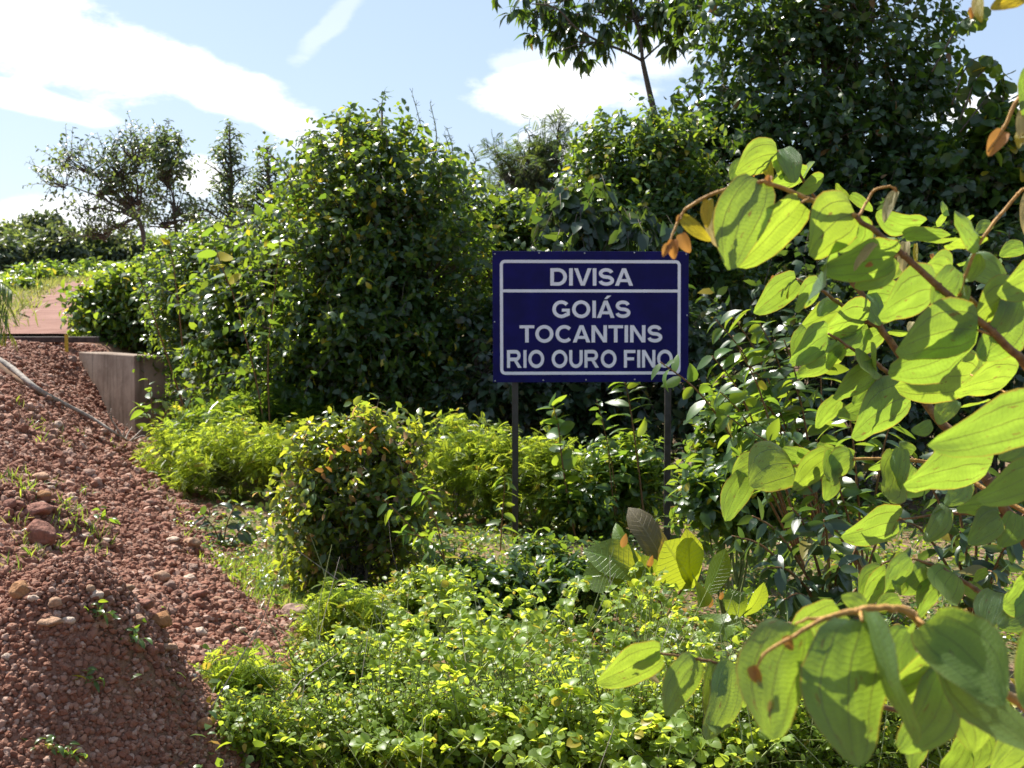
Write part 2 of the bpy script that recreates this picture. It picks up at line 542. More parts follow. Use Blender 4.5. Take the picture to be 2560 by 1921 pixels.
def height(x, y):
    x, y = npv(x), npv(y)
    d = bank(x, y) + .12 * wob(x, y, 2.0, 0)
    k = np.interp(y, [0, 4.5, 6.5, 8, 11, 30], [.22, .26, .36, .50, .74, .80])
    s = k * (np.sqrt(d * d + .03) + d) / 2
    crest = 1.34
    s = crest - np.log(1 + np.exp((crest - s) * 7)) / 7 + np.log(1 + np.exp(crest * 7)) / 7 - crest
    s = np.maximum(s, 0)
    near = s + np.clip(-.07 * x, -.22, 0) * sstep(2, 5, y)
    near = near + .70 * np.exp(-((x + 1.50) / .45) ** 2 - ((y - 4.25) / .50) ** 2)       # the tipped heap
    near = near + .16 * np.exp(-((x + 2.75) / .55) ** 2 - ((y - 6.75) / .5) ** 2)
    near = near + .10 * np.exp(-((x + 1.9) / .5) ** 2 - ((y - 6.0) / .4) ** 2)
    near = near + .03 * wob(x, y, 1.7, 6) + sstep(-.2, .5, d) * (.085 * wob(x, y, 3.3, 33) + .05 * wob(x, y, 7, 12) + .03 * wob(x, y, 17, 18))
    t = sstep(18.5, 24, y)
    lev = far_z(y) + .12 * wob(x, y, .25, 24) * sstep(26, 45, y)
    side = sstep(-5.0, -6.3, x + (y - 18) * .25)
    gully = -1.3 * np.exp(-((y - 20.5) / 1.6) ** 2) * (1 - side)
    return near * (1 - t) + lev * t + gully


def hz(x, y): return float(height(x, y))


HY = 2.0 * (70.0 ** np.linspace(0, 1, 900))


def hit(u, v, y0=2.0, y1=140.0):
    """where the line of sight through (u, v) meets the ground"""
    d = ray(u, v)
    Y = HY[HY >= y0]
    below = CAM_Z + d.z * Y <= height(d.x * Y, Y)
    k = int(np.argmax(below)) if below.any() else len(Y) - 1
    p = Vector((0, 0, CAM_Z)) + d * float(Y[k])
    p.z = hz(p.x, p.y)
    return p


def span(lo, hi, step, grow, far_lo, far_hi):
    a = list(np.arange(lo, hi, step)); s = step
    while a[-1] < far_hi: s *= grow; a.append(a[-1] + s)
    s = step
    while a[0] > far_lo: s *= grow; a.insert(0, a[0] - s)
    return np.array(a)


xs = span(-8.5, 3.0, .075, 1.2, -700, 700)
ys = span(2.6, 20.5, .085, 1.17, -60, 1500)
gx, gy = np.meshgrid(xs, ys)
gz = height(gx, gy)
nx, ny = len(xs), len(ys)
ii = (np.arange(ny - 1)[:, None] * nx + np.arange(nx - 1)[None]).ravel()
gf = np.stack([ii, ii + 1, ii + nx + 1, ii + nx], axis=1)
bare = sstep(-.15, .45, bank(gx, gy) + .35 * wob(gx, gy, 2.3, 30)) * (1 - sstep(20.6, 23, gy) * .75)


def ground_material():
    mt, n, out = material('red_earth')
    at = n.new('ShaderNodeAttribute', attribute_name='rnd')
    tc_ = n.new('ShaderNodeTexCoord')
    o = tc_.outputs['Object']
    f1, f2, f3 = n.noise(o, 1.3, 6), n.noise(o, 14, 6, .65), n.noise(o, 70, 4, .7)
    red = n.mix(n.ramp(f2, .3, .7), (.125, .050, .030), (.27, .125, .078))
    red = n.mix(n.ramp(f3, .35, .75), red, (.34, .185, .125))
    soil = n.mix(n.ramp(f2, .3, .7), (.12, .075, .04), (.30, .20, .125))
    soil = n.mix(n.ramp(f1, .45, .62), soil, (.09, .11, .03))
    c = n.mix(at.outputs['Fac'], soil, red)
    h = n.m('ADD', n.m('MULTIPLY', f2, 1.0), n.m('MULTIPLY', f3, .6))
    n.l.new(principled(n, c, .9, .2, bump(n, h, .9, .03)).outputs[0], out.inputs[0])
    return mt


ground = link('ground', make_mesh('ground', np.stack([gx, gy, gz], -1).reshape(-1, 3), [gf], ground_material(), True, bare.ravel()), None, 'structure')


# the dirt road beyond the bridge
def road_material():
    mt, n, out = material('dirt_road')
    uv = n.new('ShaderNodeAttribute', attribute_name='blade')
    sp = n.new('ShaderNodeSeparateXYZ'); n.l.new(uv.outputs['Vector'], sp.inputs[0])
    tc_ = n.new('ShaderNodeTexCoord')
    a = sp.outputs[0]
    f = n.noise(tc_.outputs['Object'], .9, 6, .6)
    c = n.mix(n.ramp(f, .3, .7), (.16, .075, .052), (.24, .13, .098))
    tr = None
    for p, wd in ((.28, .05), (.50, .06), (.72, .04)):
        t = n.ramp(n.m('ABSOLUTE', n.m('SUBTRACT', n.m('ADD', a, n.m('MULTIPLY', f, .06)), p + .03)), wd * .4, wd, .75, 0.0)
        tr = t if tr is None else n.m('MAXIMUM', tr, t)
    c = n.mix(tr, c, (.12, .05, .034))
    n.l.new(principled(n, c, .9, .2, bump(n, n.noise(tc_.outputs['Object'], 9, 5), .6, .04)).outputs[0], out.inputs[0])
    return mt


redge = [(P(-40, 838, 24.0).x, 23.4), (P(18, 830, 24.8).x, 24.8), (P(55, 795, 30.7).x, 30.7), (P(98, 750, 44.).x, 44.), (P(128, 725, 58.6).x, 58.6), (P(160, 712, 70).x, 70), (P(215, 704, 80).x, 80), (P(330, 699, 88).x, 88)]
yy = np.linspace(23.4, 88, 60)
le = np.interp(yy, [p[1] for p in redge], [p[0] for p in redge])
rv, rb_ = [], []
for k, y in enumerate(yy):
    for j in range(9):
        x = le[k] + j / 8 * 5.6 + .25 * math.sin(y * .9 + j) * (j in (0, 8))
        rv.append((x, y, hz(x, y) + .05)); rb_.append((j / 8, y, 0))
ri = (np.arange(59)[:, None] * 9 + np.arange(8)[None]).ravel()
link('dirt_road', make_mesh('dirt_road', rv, [np.stack([ri, ri + 1, ri + 10, ri + 9], 1)], road_material(), True, None, npv(rb_)), None, 'structure')


# ------------------------------------------------------------------ the road sign
def arc(cx, cy, rx, ry, a0, a1, n=18):
    return [(cx + rx * math.cos(math.radians(a0 + (a1 - a0) * k / n)), cy + ry * math.sin(math.radians(a0 + (a1 - a0) * k / n))) for k in range(n + 1)]


# grotesque capitals, cap height 1: ('s', centre line) is a stroke, ('p', corners) a filled shape
GLYPH = {
    'I': (.21, [('s', [(.105, 0), (.105, 1)])]),
    'D': (.92, [('s', [(.105, 0), (.105, 1)]), ('s', [(.2, .905), (.42, .905)] + arc(.42, .5, .395, .405, 85, -85) + [(.42, .095), (.2, .095)])]),
    'V': (.96, [('p', [(0, 1), (.37, 0), (.59, 0), (.96, 1), (.745, 1), (.48, .22), (.215, 1)])]),
    'S': (.86, [('s', arc(.42, .705, .305, .205, 12, 270) + arc(.425, .297, .33, .203, 90, -172)[1:])]),
    'A': (1.0, [('p', [(0, 0), (.39, 1), (.61, 1), (1, 0), (.78, 0), (.5, .77), (.22, 0)]), ('p', [(.26, .21), (.29, .38), (.71, .38), (.74, .21)])]),
    'G': (1.0, [('s', arc(.51, .5, .41, .415, 40, 318)), ('p', [(.80, .06), (.80, .40), (.99, .40), (.99, .15)]), ('p', [(.54, .36), (.54, .53), (.99, .53), (.99, .36)])]),
    'O': (1.04, [('s', arc(.52, .5, .415, .415, 0, 360, 32))]),
    'C': (.97, [('s', arc(.51, .5, .41, .415, 42, 318, 24))]),
    'T': (.84, [('p', [(0, .825), (0, 1), (.84, 1), (.84, .825)]), ('p', [(.317, 0), (.317, .83), (.523, .83), (.523, 0)])]),
    'N': (.88, [('s', [(.1, 0), (.1, 1)]), ('s', [(.78, 0), (.78, 1)]), ('p', [(.0, 1), (.215, 1), (.88, 0), (.665, 0)])]),
    'R': (.96, [('s', [(.105, 0), (.105, 1)]), ('s', [(.2, .91), (.56, .91)] + arc(.56, .695, .23, .215, 85, -85) + [(.56, .48), (.2, .48)]), ('p', [(.42, .44), (.66, .42), (.96, 0), (.715, 0)])]),
    'U': (.88, [('s', [(.1, 1), (.1, .42)] + arc(.44, .42, .34, .335, 180, 360) + [(.78, 1)])]),
    'F': (.76, [('s', [(.105, 0), (.105, 1)]), ('p', [(.2, .825), (.2, 1), (.76, 1), (.76, .825)]), ('p', [(.2, .415), (.2, .585), (.67, .585), (.67, .415)])]),
    ' ': (.26, []),
}
GLYPH['Á'] = (1.0, GLYPH['A'][1] + [('p', [(.42, 1.09), (.58, 1.29), (.82, 1.29), (.58, 1.09)])])


KERN = {'CA': -.10, 'SA': -.07, 'IÁ': -.06, 'ÁS': -.06, 'AN': -.04, 'TO': -.06, 'NT': -.03, 'TI': -.03, 'DI': .0, 'IV': -.05, 'VI': -.05}


def stroke_polys(sh, wd=.2):
    if sh[0] == 'p':
        p = sh[1]
        if len(p) == 7:                      # the legs of A and V, as two four-cornered shapes
            return [[p[0], p[1], p[2], p[5], p[6]], [p[2], p[3], p[4], p[5]]]
        return [p]
    c = npv(sh[1])
    t = np.gradient(c, axis=0); t /= np.linalg.norm(t, axis=1)[:, None]
    if np.allclose(c[0], c[-1]): t[0] = t[-1] = unit(c[1] - c[-2])
    n = np.stack([-t[:, 1], t[:, 0]], 1) * wd / 2
    return [[tuple(c[k] + n[k]), tuple(c[k + 1] + n[k + 1]), tuple(c[k + 1] - n[k + 1]), tuple(c[k] - n[k])] for k in range(len(c) - 1)]


def sign():
    A, Bq = P(1231, 628, 9.38), P(1722, 625, 9.46)
    ax = Vector((Bq.x - A.x, Bq.y - A.y, 0)); Wd = ax.length; ax.normalize()
    up = Vector((-.004, 0, 1)).normalized()
    H = .995
    nrm = ax.cross(up).normalized()          # towards the camera
    root = thing('road_sign', (A.x + ax.x * Wd / 2, A.y, hz(A.x + .7, 9.4)), 'dark blue state border sign with pale lettering on two black steel posts', 'road sign')

    def at(x, y, out=0.0):                   # x from the left edge, y down from the top edge
        return A + ax * x - up * y + nrm * out
    R = np.array([list(ax), list(nrm), list(up)]).T
    blue = plain_material('blue_sign_paint', (.0085, .0072, .088), .5, .12, .22, 5)
    white = plain_material('pale_reflective_film', (.80, .77, .83), .5, .3, .09, 3)
    steel = plain_material('black_painted_steel', (.030, .026, .027), .38, .5, .3, 20)
    zinc = plain_material('zinc_bolt', (.45, .45, .47), .45, .5, .2, 30, .4)
    b = Build(); b.box(at(Wd / 2, H / 2, -.003), (Wd, .006, H), R)
    board = b.obj('board', blue, root, smooth=False)
    bv = board.modifiers.new('edge', 'BEVEL'); bv.width = .0015; bv.segments = 1
    b = Build()                              # steel frame behind the sheet
    for x in (.05, Wd - .05): b.box(at(x, H / 2, -.0215), (.03, .03, H - .06), R)
    for y in (.05, H - .05): b.box(at(Wd / 2, y, -.0215), (Wd - .14, .028, .03), R)
    b.obj('rear_frame', steel, root, smooth=False)
    # rounded white border with its dividing line
    x0, x1, y0, y1, th, rad = .055, Wd - .061, .066, H - .058, .0235, .040

    def loop(ins):
        pts = []
        r = rad - ins
        for cx, cy, a0 in ((x1 - rad, y0 + rad, -90), (x1 - rad, y1 - rad, 0), (x0 + rad, y1 - rad, 90), (x0 + rad, y0 + rad, 180)):
            for k in range(9):
                a = math.radians(a0 + k * 90 / 8)
                pts.append((cx + r * math.cos(a), cy + r * math.sin(a)))
        return pts
    o_, i_ = loop(0), loop(th)
    n_ = len(o_)
    vv = [at(x, y, .0012) for x, y in o_] + [at(x, y, .0012) for x, y in i_]
    q = [(k, (k + 1) % n_, n_ + (k + 1) % n_, n_ + k) for k in range(n_)]
    b = Build(); b.add([list(p) for p in vv], [np.array(q)[:, ::-1]])
    yd = .289
    dv = [at(x0 + th, yd, .0012), at(x1 - th, yd, .0012), at(x1 - th, yd + .0225, .0012), at(x0 + th, yd + .0225, .0012)]
    b.add([list(p) for p in dv], [[(3, 2, 1, 0)]])
    b.obj('border', white, root, smooth=False)
    s = .003042                              # metres to one pixel of the photograph here
    for body, xa, xb, ya, yb in (('DIVISA', 690, 1512, 272, 443), ('GOIÁS', 710, 1487, 590, 760), ('TOCANTINS', 385, 1805, 833, 1003), ('RIO OURO FINO', 260, 1910, 1078, 1253)):
        X0, X1, Y0, Y1 = [(xa - 122) / 3.95 * s, (xb - 122) / 3.95 * s, (ya - 105) / 3.95 * s, (yb - 105) / 3.95 * s]
        total = sum(GLYPH[c][0] for c in body) + .11 * (len(body) - 1) + sum(KERN.get(body[i:i + 2], 0) for i in range(len(body)))
        sx, sy = (X1 - X0) / total, (Y1 - Y0)
        b = Build(); pen = 0.0; lift = .0014
        for i, c in enumerate(body):
            wd, shapes_ = GLYPH[c]
            for sh in shapes_:
                for poly in stroke_polys(sh):
                    b.add([list(at(X0 + (pen + px_) * sx, Y1 - py_ * sy, lift)) for px_, py_ in poly], [[tuple(range(len(poly)))]])
                lift = .0014 + (lift - .0014 + .00012) % .0006
            pen += wd + .11 + KERN.get(body[i:i + 2], 0)
            if c == ' ' or i == len(body) - 1:
                b.obj('lettering', white, root, smooth=False); b = Build()
    for up_, un, g in ((1279, 1289, 1395), (1663, 1670, 1470)):
        t = P((up_ + 9), 958, 9.46); gpos = hz(t.x, 9.46) - .15
        b = Build(); by_ = A.y + ax.y / ax.x * (t.x - A.x) + .062; b.box((t.x, by_, (2.22 + gpos) / 2), (.048, .048, 2.22 - gpos))
        po = b.obj('post', steel, root, smooth=False)
        bv = po.modifiers.new('edge', 'BEVEL'); bv.width = .004; bv.segments = 2
    spots = [(.018, .022), (.354, .014), (.70, .014), (1.08, .010), (Wd - .02, .02), (.014, .535), (Wd - .012, .485), (.016, H - .012), (.383, H - .016), (.71, H - .018), (1.084, H - .02), (Wd - .02, H - .02)]
    me = None
    for x, y in spots:
        if me is None:
            b = Build()
            r = .0062
            ring = [(math.cos(a) * r, math.sin(a) * r) for a in np.arange(8) * math.pi / 4]
            v = [at(x + c, y + d, 0) for c, d in ring] + [at(x + c * .7, y + d * .7, .004) for c, d in ring]
            b.add([list(p) for p in v], [[(k, (k + 1) % 8, 8 + (k + 1) % 8, 8 + k)[::-1] for k in range(8)], [tuple(range(8, 16))[::-1]]])
            me = b.mesh('bolt', zinc); first = (x, y)
        o = link('bolt', me, root)
        o.location = o.location + (ax * (x - first[0]) - up * (y - first[1]))


sign()


# ------------------------------------------------------------------ bridge end: wing wall and kerb beam
def concrete_material():
    mt, n, out = material('stained_concrete')
    tc_ = n.new('ShaderNodeTexCoord'); o = tc_.outputs['Object']
    f, g = n.noise(o, 2.2, 6, .6), n.noise(o, 22, 6, .65)
    c = n.mix(n.ramp(f, .3, .7), (.17, .125, .095), (.30, .24, .19))
    mp = n.new('ShaderNodeMapping'); n.l.new(o, mp.inputs[0]); mp.inputs['Scale'].default_value = (5, 5, .5)
    c = n.mix(n.ramp(n.noise(mp.outputs[0], 2.0, 5), .5, .7, 0, .6), c, (.08, .06, .042))
    c = n.mix(n.ramp(g, .55, .8, 0, .4), c, (.30, .25, .20))
    n.l.new(principled(n, c, .9, .2, bump(n, g, .4, .01)).outputs[0], out.inputs[0])
    return mt


conc = concrete_material()
fp = [(-5.50, 18.0), (-5.14, 18.3), (-6.55, 20.1), (-6.95, 19.75)]
b = Build()
top, bot = 1.165, -.6
v = [(x, y, bot) for x, y in fp] + [(x + .02 * (i in (2, 3)), y, top + (.012, -.01, 0, .01)[i]) for i, (x, y) in enumerate(fp)]
b.add(v, [[(0, 1, 5, 4), (1, 2, 6, 5), (2, 3, 7, 6), (3, 0, 4, 7), (4, 5, 6, 7), (3, 2, 1, 0)]])
wall = b.obj('concrete_wing_wall', conc, smooth=False)
bv = wall.modifiers.new('arris', 'BEVEL'); bv.width = .018; bv.segments = 2
tag(wall, 'stained concrete wing wall at the bridge end beside the red gravel bank', 'retaining wall')
bt = bark_material('tarred_timber', (.035, .026, .022), (.085, .06, .05), 14)
b = Build(); b.box((-9.6, 20.45, 1.36), (5.6, .14, .10), Matrix.Rotation(-.045, 3, 'Z'))
kerb = b.obj('bridge_kerb_beam', bt, smooth=False)
bv = kerb.modifiers.new('edge', 'BEVEL'); bv.width = .012; bv.segments = 1
tag(kerb, 'dark timber kerb beam along the bridge edge above the gravel bank', 'beam')
ye = plain_material('yellow_marker_paint', (.55, .38, .03), .5, .4, .3, 8)
p = P(166, 852, 19.6)
root = thing('marker_post', (p.x, 19.6, 1.15), 'short yellow marker post at the right end of the bridge kerb', 'marker post')
b = Build(); b.box((p.x, 19.6, 1.31), (.05, .03, .26)); b.obj('post', ye, root, smooth=False)
b = Build(); b.box((p.x, 19.6, 1.446), (.06, .04, .012)); b.obj('cap', ye, root, smooth=False)


# ------------------------------------------------------------------ trees and shrubs
def smooth(pts, k=4):
    pts = [npv(p) for p in pts]
    out = []
    for i in range(len(pts) - 1):
        p0, p1, p2, p3 = pts[max(i - 1, 0)], pts[i], pts[i + 1], pts[min(i + 2, len(pts) - 1)]
        for j in range(k):
            t = j / k
            out.append(.5 * ((2 * p1) + (p2 - p0) * t + (2 * p0 - 5 * p1 + 4 * p2 - p3) * t * t + (3 * p1 - p0 - 3 * p2 + p3) * t ** 3))
    out.append(pts[-1])
    return np.stack(out)


def blob(u, v, ru, rv, Y, depth=.8, wt=1.0):
    c = P(u, v, Y)
    return (npv(c), npv((ru / F * Y, (ru + rv) / 2 / F * Y * depth, rv / F * Y)), wt)


def crown(blobs, n_twig, per, tl, size, up=.3, droop=.25, low=.4, nup=.8, jit=.75, whorl=False, inner=.55, zmin=None, clumps=None, loose=.24, stray=.10):
    """leafy twigs gathered in clumps through the blobs: arrays for the leaves and for the twigs"""
    wts = npv([b[2] * (b[1][0] * b[1][2]) for b in blobs]); wts /= wts.sum()
    K = clumps or max(len(blobs) * 4, n_twig // 14)
    which = rng.choice(len(blobs), K, p=wts)
    which[:len(blobs)] = np.arange(len(blobs))
    c = np.stack([b[0] for b in blobs])[which]; R = np.stack([b[1] for b in blobs])[which]
    d = unit(rng.normal(size=(K, 3)))
    flip = (d[:, 2] < 0) & (rng.random(K) > low)
    d[flip, 2] *= -1
    rad = inner + (1.0 - inner) * rng.random(K) ** .6
    far_ = rng.random(K) < stray
    rad = np.where(far_, rng.uniform(1.02, 1.28, K), rad)
    cc = c + d * R * rad[:, None]
    wgt = rng.uniform(.5, 1.5, K) * np.where(far_, .5, 1) * np.sqrt(R[:, 0] * R[:, 2]); wgt /= wgt.sum()
    pick = rng.choice(K, n_twig, p=wgt)
    c, R, d = c[pick], R[pick], d[pick]
    g = rng.normal(size=(n_twig, 3))
    cl_r = loose * np.where(far_, .6, 1)[pick]
    p = cc[pick] + g * R * cl_r[:, None]
    d = unit(d + g * .5)
    out = unit(d + rng.normal(size=d.shape) * .45 + np.array([0, 0, up]))
    L = tl * rng.uniform(.6, 1.3, n_twig)
    if zmin is not None:
        p[:, 2] = np.maximum(p[:, 2], zmin + .03)
    mid = p + out * (L * .5)[:, None]
    end = p + out * L[:, None] - np.array([0, 0, 1]) * (L * droop)[:, None]
    side = unit(np.cross(out, rng.normal(size=out.shape)))
    t = (np.arange(per) + .6) / per if not whorl else np.full(per, .97)
    t = t[None, :] + rng.uniform(-.3 / per, .3 / per, (n_twig, per)) * (not whorl)
    pos = (p[:, None] * ((1 - t) ** 2)[..., None] + 2 * mid[:, None] * (t * (1 - t))[..., None] + end[:, None] * (t ** 2)[..., None])
    if whorl:
        a = np.arange(per)[None] * 2 * np.pi / per + rng.uniform(0, 6, (n_twig, 1))
    else:
        a = np.arange(per)[None] * 2.4 + rng.uniform(0, 6, (n_twig, 1))
    s2 = np.cross(out, side)
    sd = np.cos(a)[..., None] * side[:, None] + np.sin(a)[..., None] * s2[:, None]
    ld = unit(sd * .9 + out[:, None] * .55 + rng.normal(size=sd.shape) * .25 - np.array([0, 0, droop * 1.2]))
    nr = unit(np.array([0, 0, nup]) + out[:, None] * .35 + rng.normal(size=sd.shape) * jit)
    k = n_twig * per
    sz = size * rng.uniform(.55, 1.2, k)
    tw = rng.random(n_twig)
    rnd = np.mod(np.repeat(tw, per) * .35 + rng.random(k) * .65, .999)
    return pos.reshape(-1, 3), ld.reshape(-1, 3), nr.reshape(-1, 3), sz, rnd, (p, mid, end, c)


def plant(name, label, cat, base, blobs, n_twig, per, tl, size, tmpl=T_OVAL, mat='mid', bark='bark', trunk=.05, group=None, limbs=True,
          part='foliage', twig_r=.004, stem_name='stem', trunk_top=None, extra=None, ties=.25, **kw):
    bx, by = base[:2]
    bz = base[2] if len(base) > 2 else hz(bx, by)
    root = thing(name, (bx, by, bz), label, cat, group)
    fo, st = Build(), Build()
    pos, ld, nr, sz, rnd, (p, mid, end, c) = crown(blobs, n_twig, per, tl, size, **kw)
    scatter(fo, tmpl, pos, ld, nr, sz, rnd)
    if extra: extra(fo, st)
    fo.obj(part, M[mat], root, 'stuff' if part == 'foliage' else None)
    kt = rng.random(len(p)) < min(1, 900 / len(p) + .2)
    st.threads(p[kt], mid[kt], end[kt], twig_r, twig_r * .5)
    if ties > 0:
        k = rng.random(len(p)) < min(ties, 500 / len(p) + .05)
        a, e = c[k] - np.array([0, 0, .1]) * tl, p[k]
        st.threads(a + rng.normal(size=a.shape) * .04, (a + e) / 2 + rng.normal(size=a.shape) * .05 * np.linalg.norm(e - a, axis=1, keepdims=True), e, twig_r * 2.2, twig_r)
    if limbs:
        t0 = npv((bx, by, bz - .1))
        top = npv(trunk_top) if trunk_top is not None else None
        for (cc, R, wt) in blobs:
            if top is not None:
                pts = [top, (top * .5 + cc * .5) + npv((0, 0, .08)) * np.linalg.norm(cc - top), cc]
                r = trunk * .5
            else:
                m1 = t0 * .6 + cc * .4; m1[2] += .1 * abs(cc[2] - bz)
                pts = [t0 + rng.normal(size=3) * npv((trunk, trunk, 0)), m1 + rng.normal(size=3) * .08, cc]
                r = trunk
            tt = np.linspace(0, 1, 8)[:, None]
            q = (1 - tt) ** 2 * pts[0] + 2 * tt * (1 - tt) * pts[1] + tt ** 2 * pts[2]
            q[1:-1] += rng.normal(size=(6, 3)) * r * .35
            st.tube(q, np.linspace(r, r * .25, 8), 6)
        if top is not None:
            tt = np.linspace(0, 1, 9)[:, None]
            q = t0 * (1 - tt) + top * tt; q[1:-1] += rng.normal(size=(7, 3)) * trunk * .35
            st.tube(q, np.linspace(trunk, trunk * .7, 9), 8)
    st.obj(stem_name, M[bark], root)
    return root


def G(u, Y):
    """ground point under picture column u at distance Y"""
    x = (u - 1280) / F * Y
    return (x, Y, hz(x, Y))


KW_TREE = dict(part='crown', stem_name='trunk')

# far wood beyond the road
plant('far_tree', 'dark domed tree rising above the far wood on the left', 'tree', G(110, 128), [blob(105, 592, 52, 34, 128), blob(75, 600, 34, 26, 128), blob(140, 606, 34, 24, 128)],
      900, 5, 1.3, .75, T_DIAMOND, 'fardark', trunk=.5, group='trees of the far wood', nup=.5, **KW_TREE)
far = [(12, 615, 40, 32, 122, 'far', 'pale green tree at the left edge of the far wood'), (40, 648, 46, 44, 96, 'far', 'broad green tree left of the road, front of the far wood'),
       (8, 670, 30, 40, 92, 'fardark', 'shadowy tree at the left edge, below the pale one'), (150, 645, 36, 44, 94, 'fardark', 'dark rounded tree straight beyond the end of the road'),
       (100, 655, 36, 40, 95, 'far', 'mid green tree between the broad one and the dark rounded one'), (215, 655, 46, 42, 98, 'far', 'light green tree of the far wood behind the leaning tree'),
       (275, 650, 50, 44, 99, 'fardark', 'dark green tree of the far wood right of the leaning trunk'), (350, 655, 55, 42, 100, 'far', 'green tree of the far wood seen below the feathery tree'),
       (430, 650, 60, 44, 102, 'far', 'rightmost tree of the far wood showing left of the bushes'), (560, 655, 90, 50, 104, 'fardark', 'far wood tree glimpsed behind the conical tree')]
for u, v, ru, rv, Y, mt, lb in far:
    plant('far_tree', lb, 'tree', G(u, Y), [blob(u, v, ru, rv, Y), blob(u + ru * .4, v - rv * .3, ru * .6, rv * .6, Y), blob(u - ru * .5, v + rv * .35, ru * .6, rv * .7, Y), blob(u + ru * .3, v + rv * .6, ru * .7, rv * .5, Y)],
          620, 5, 1.0, .62, T_DIAMOND, mt, trunk=.3, group='trees of the far wood', nup=.5, **KW_TREE)
low = [(18, 742, 30, 13, 62, 'yellow', 'pale low bush left of the far road bend'), (70, 708, 26, 9, 78, 'fresh', 'small round bush above the road bend, under the dark trees'),
       (150, 700, 40, 8, 88, 'fresh', 'low bush at the very end of the road'), (235, 698, 44, 10, 92, 'fresh', 'bush right of the road end'), (320, 706, 50, 13, 76, 'yellow', 'yellowish low bush right of the far road'),
       (52, 735, 20, 10, 56, 'mid', 'dark little bush on the grassy left verge'), (350, 722, 60, 20, 56, 'yellow', 'broad yellow-green bush behind the shrub by the wall'), (440, 724, 70, 28, 46, 'fresh', 'bush in front of the far wood, right of the yellow-green one'),
       (300, 742, 44, 16, 44, 'yellow', 'pale bush right beside the dirt road'), (390, 752, 70, 26, 38, 'fresh', 'loose green bush behind the arching shrub')]
for u, v, ru, rv, Y, mt, lb in low:
    plant('low_bush', lb, 'bush', G(u, Y), [blob(u, v, ru, rv, Y), blob(u + ru * .5, v + rv * .4, ru * .6, rv * .7, Y), blob(u - ru * .5, v + rv * .3, ru * .6, rv * .7, Y)],
          260, 6, .016 * Y, .0062 * Y, T_DIAMOND, mt, trunk=.03, group='low bushes beside the dirt road', twig_r=.006)

# spreading tree left of the middle
Y = 27
plant('spreading_tree', 'thin-crowned spreading tree with a leaning trunk beyond the bridge', 'tree', (*P(418, 720, Y)[:2], hz(P(418, 720, Y).x, Y)),
      [blob(175, 395, 42, 20, Y), blob(160, 462, 48, 20, Y), blob(225, 425, 46, 26, Y), blob(250, 480, 60, 24, Y), blob(300, 440, 48, 34, Y), blob(340, 400, 40, 40, Y), blob(370, 372, 40, 34, Y), blob(230, 520, 40, 16, Y),
       blob(330, 500, 60, 40, Y), blob(300, 560, 50, 24, Y), blob(260, 590, 60, 22, Y)], 380, 8, .55, .115, T_OVAL, 'farleaf', trunk=.07, trunk_top=P(345, 545, Y), twig_r=.008, droop=.1, nup=1.1, jit=.5, inner=.15, ties=.7, loose=.34, clumps=60, stray=.3, **KW_TREE)
Y = 26
plant('upright_tree', 'narrow dark leafy tree beside the spreading tree, its crown higher', 'tree', (*P(470, 720, Y)[:2], hz(P(470, 720, Y).x, Y)),
      [blob(415, 365, 28, 30, Y), blob(430, 410, 36, 40, Y), blob(420, 460, 34, 44, Y), blob(440, 520, 34, 40, Y), blob(410, 560, 50, 30, Y)], 210, 8, .42, .12, T_OVAL, 'farleaf', trunk=.05, trunk_top=P(438, 560, Y), twig_r=.007, inner=.2, ties=.7, clumps=34, stray=.3, loose=.3, **KW_TREE)
# conical feathery tree
def conifer(label, u, v0, v1, Y, wpx, n, size, foot, name):
    base = P(foot, 745, Y); base.z = hz(base.x, Y)
    root = thing(name, base, label, 'tree')
    cr, tr = Build(), Build()
    top = npv(P(u, v0, Y)); low_ = npv(P(u + 4, v1, Y))
    q = smooth([npv(base) - [0, 0, .1], low_, low_ * .5 + top * .5 + [.03, 0, 0], top], 5)
    tr.tube(q, np.linspace(.085, .01, len(q)), 7)
    wm = wpx / F * Y
    for i in range(n):
        t = (i + .5) / n
        c = top * (1 - t) + low_ * t
        for k in range(2 + (i > 4)):
            a = i * 1.15 + k * 2 * math.pi / (2 + (i > 4)) + random.uniform(-.7, .7)
            L = wm * (.10 + .9 * t ** .8) * random.uniform(.4, 1.35)
            d = unit(npv((math.cos(a), math.sin(a) * .8, random.uniform(.45, 1.1) - .3 * t)))
            e = c + d * L - npv((0, 0, .12 * L * L))
            b_ = smooth([c, (c + e) / 2 + npv((0, 0, .05 * L)), e], 4)
            tr.tube(b_, np.linspace(.018 + .012 * t, .005, len(b_)), 4)
            m_ = max(8, int(L / .016))
            f = rng.uniform(.25, 1.0, m_)
            p = c + (e - c) * f[:, None] + npv((0, 0, .05 * L)) * (1 - np.abs(2 * f - 1))[:, None]
            sd = rng.normal(size=(m_, 3)) * npv((1, 1, .35))
            p = p + rng.normal(size=(m_, 3)) * .06
            scatter(cr, T_LANCE, p, unit(d * .5 + unit(sd) * .8 - npv((0, 0, .25))), unit(rng.normal(size=(m_, 3)) * .3 + [0, 0, 1]), size * rng.uniform(.6, 1.15, m_), rng.random(m_))
    cr.obj('crown', M['farleaf'], root); tr.obj('trunk', M['bark'], root)


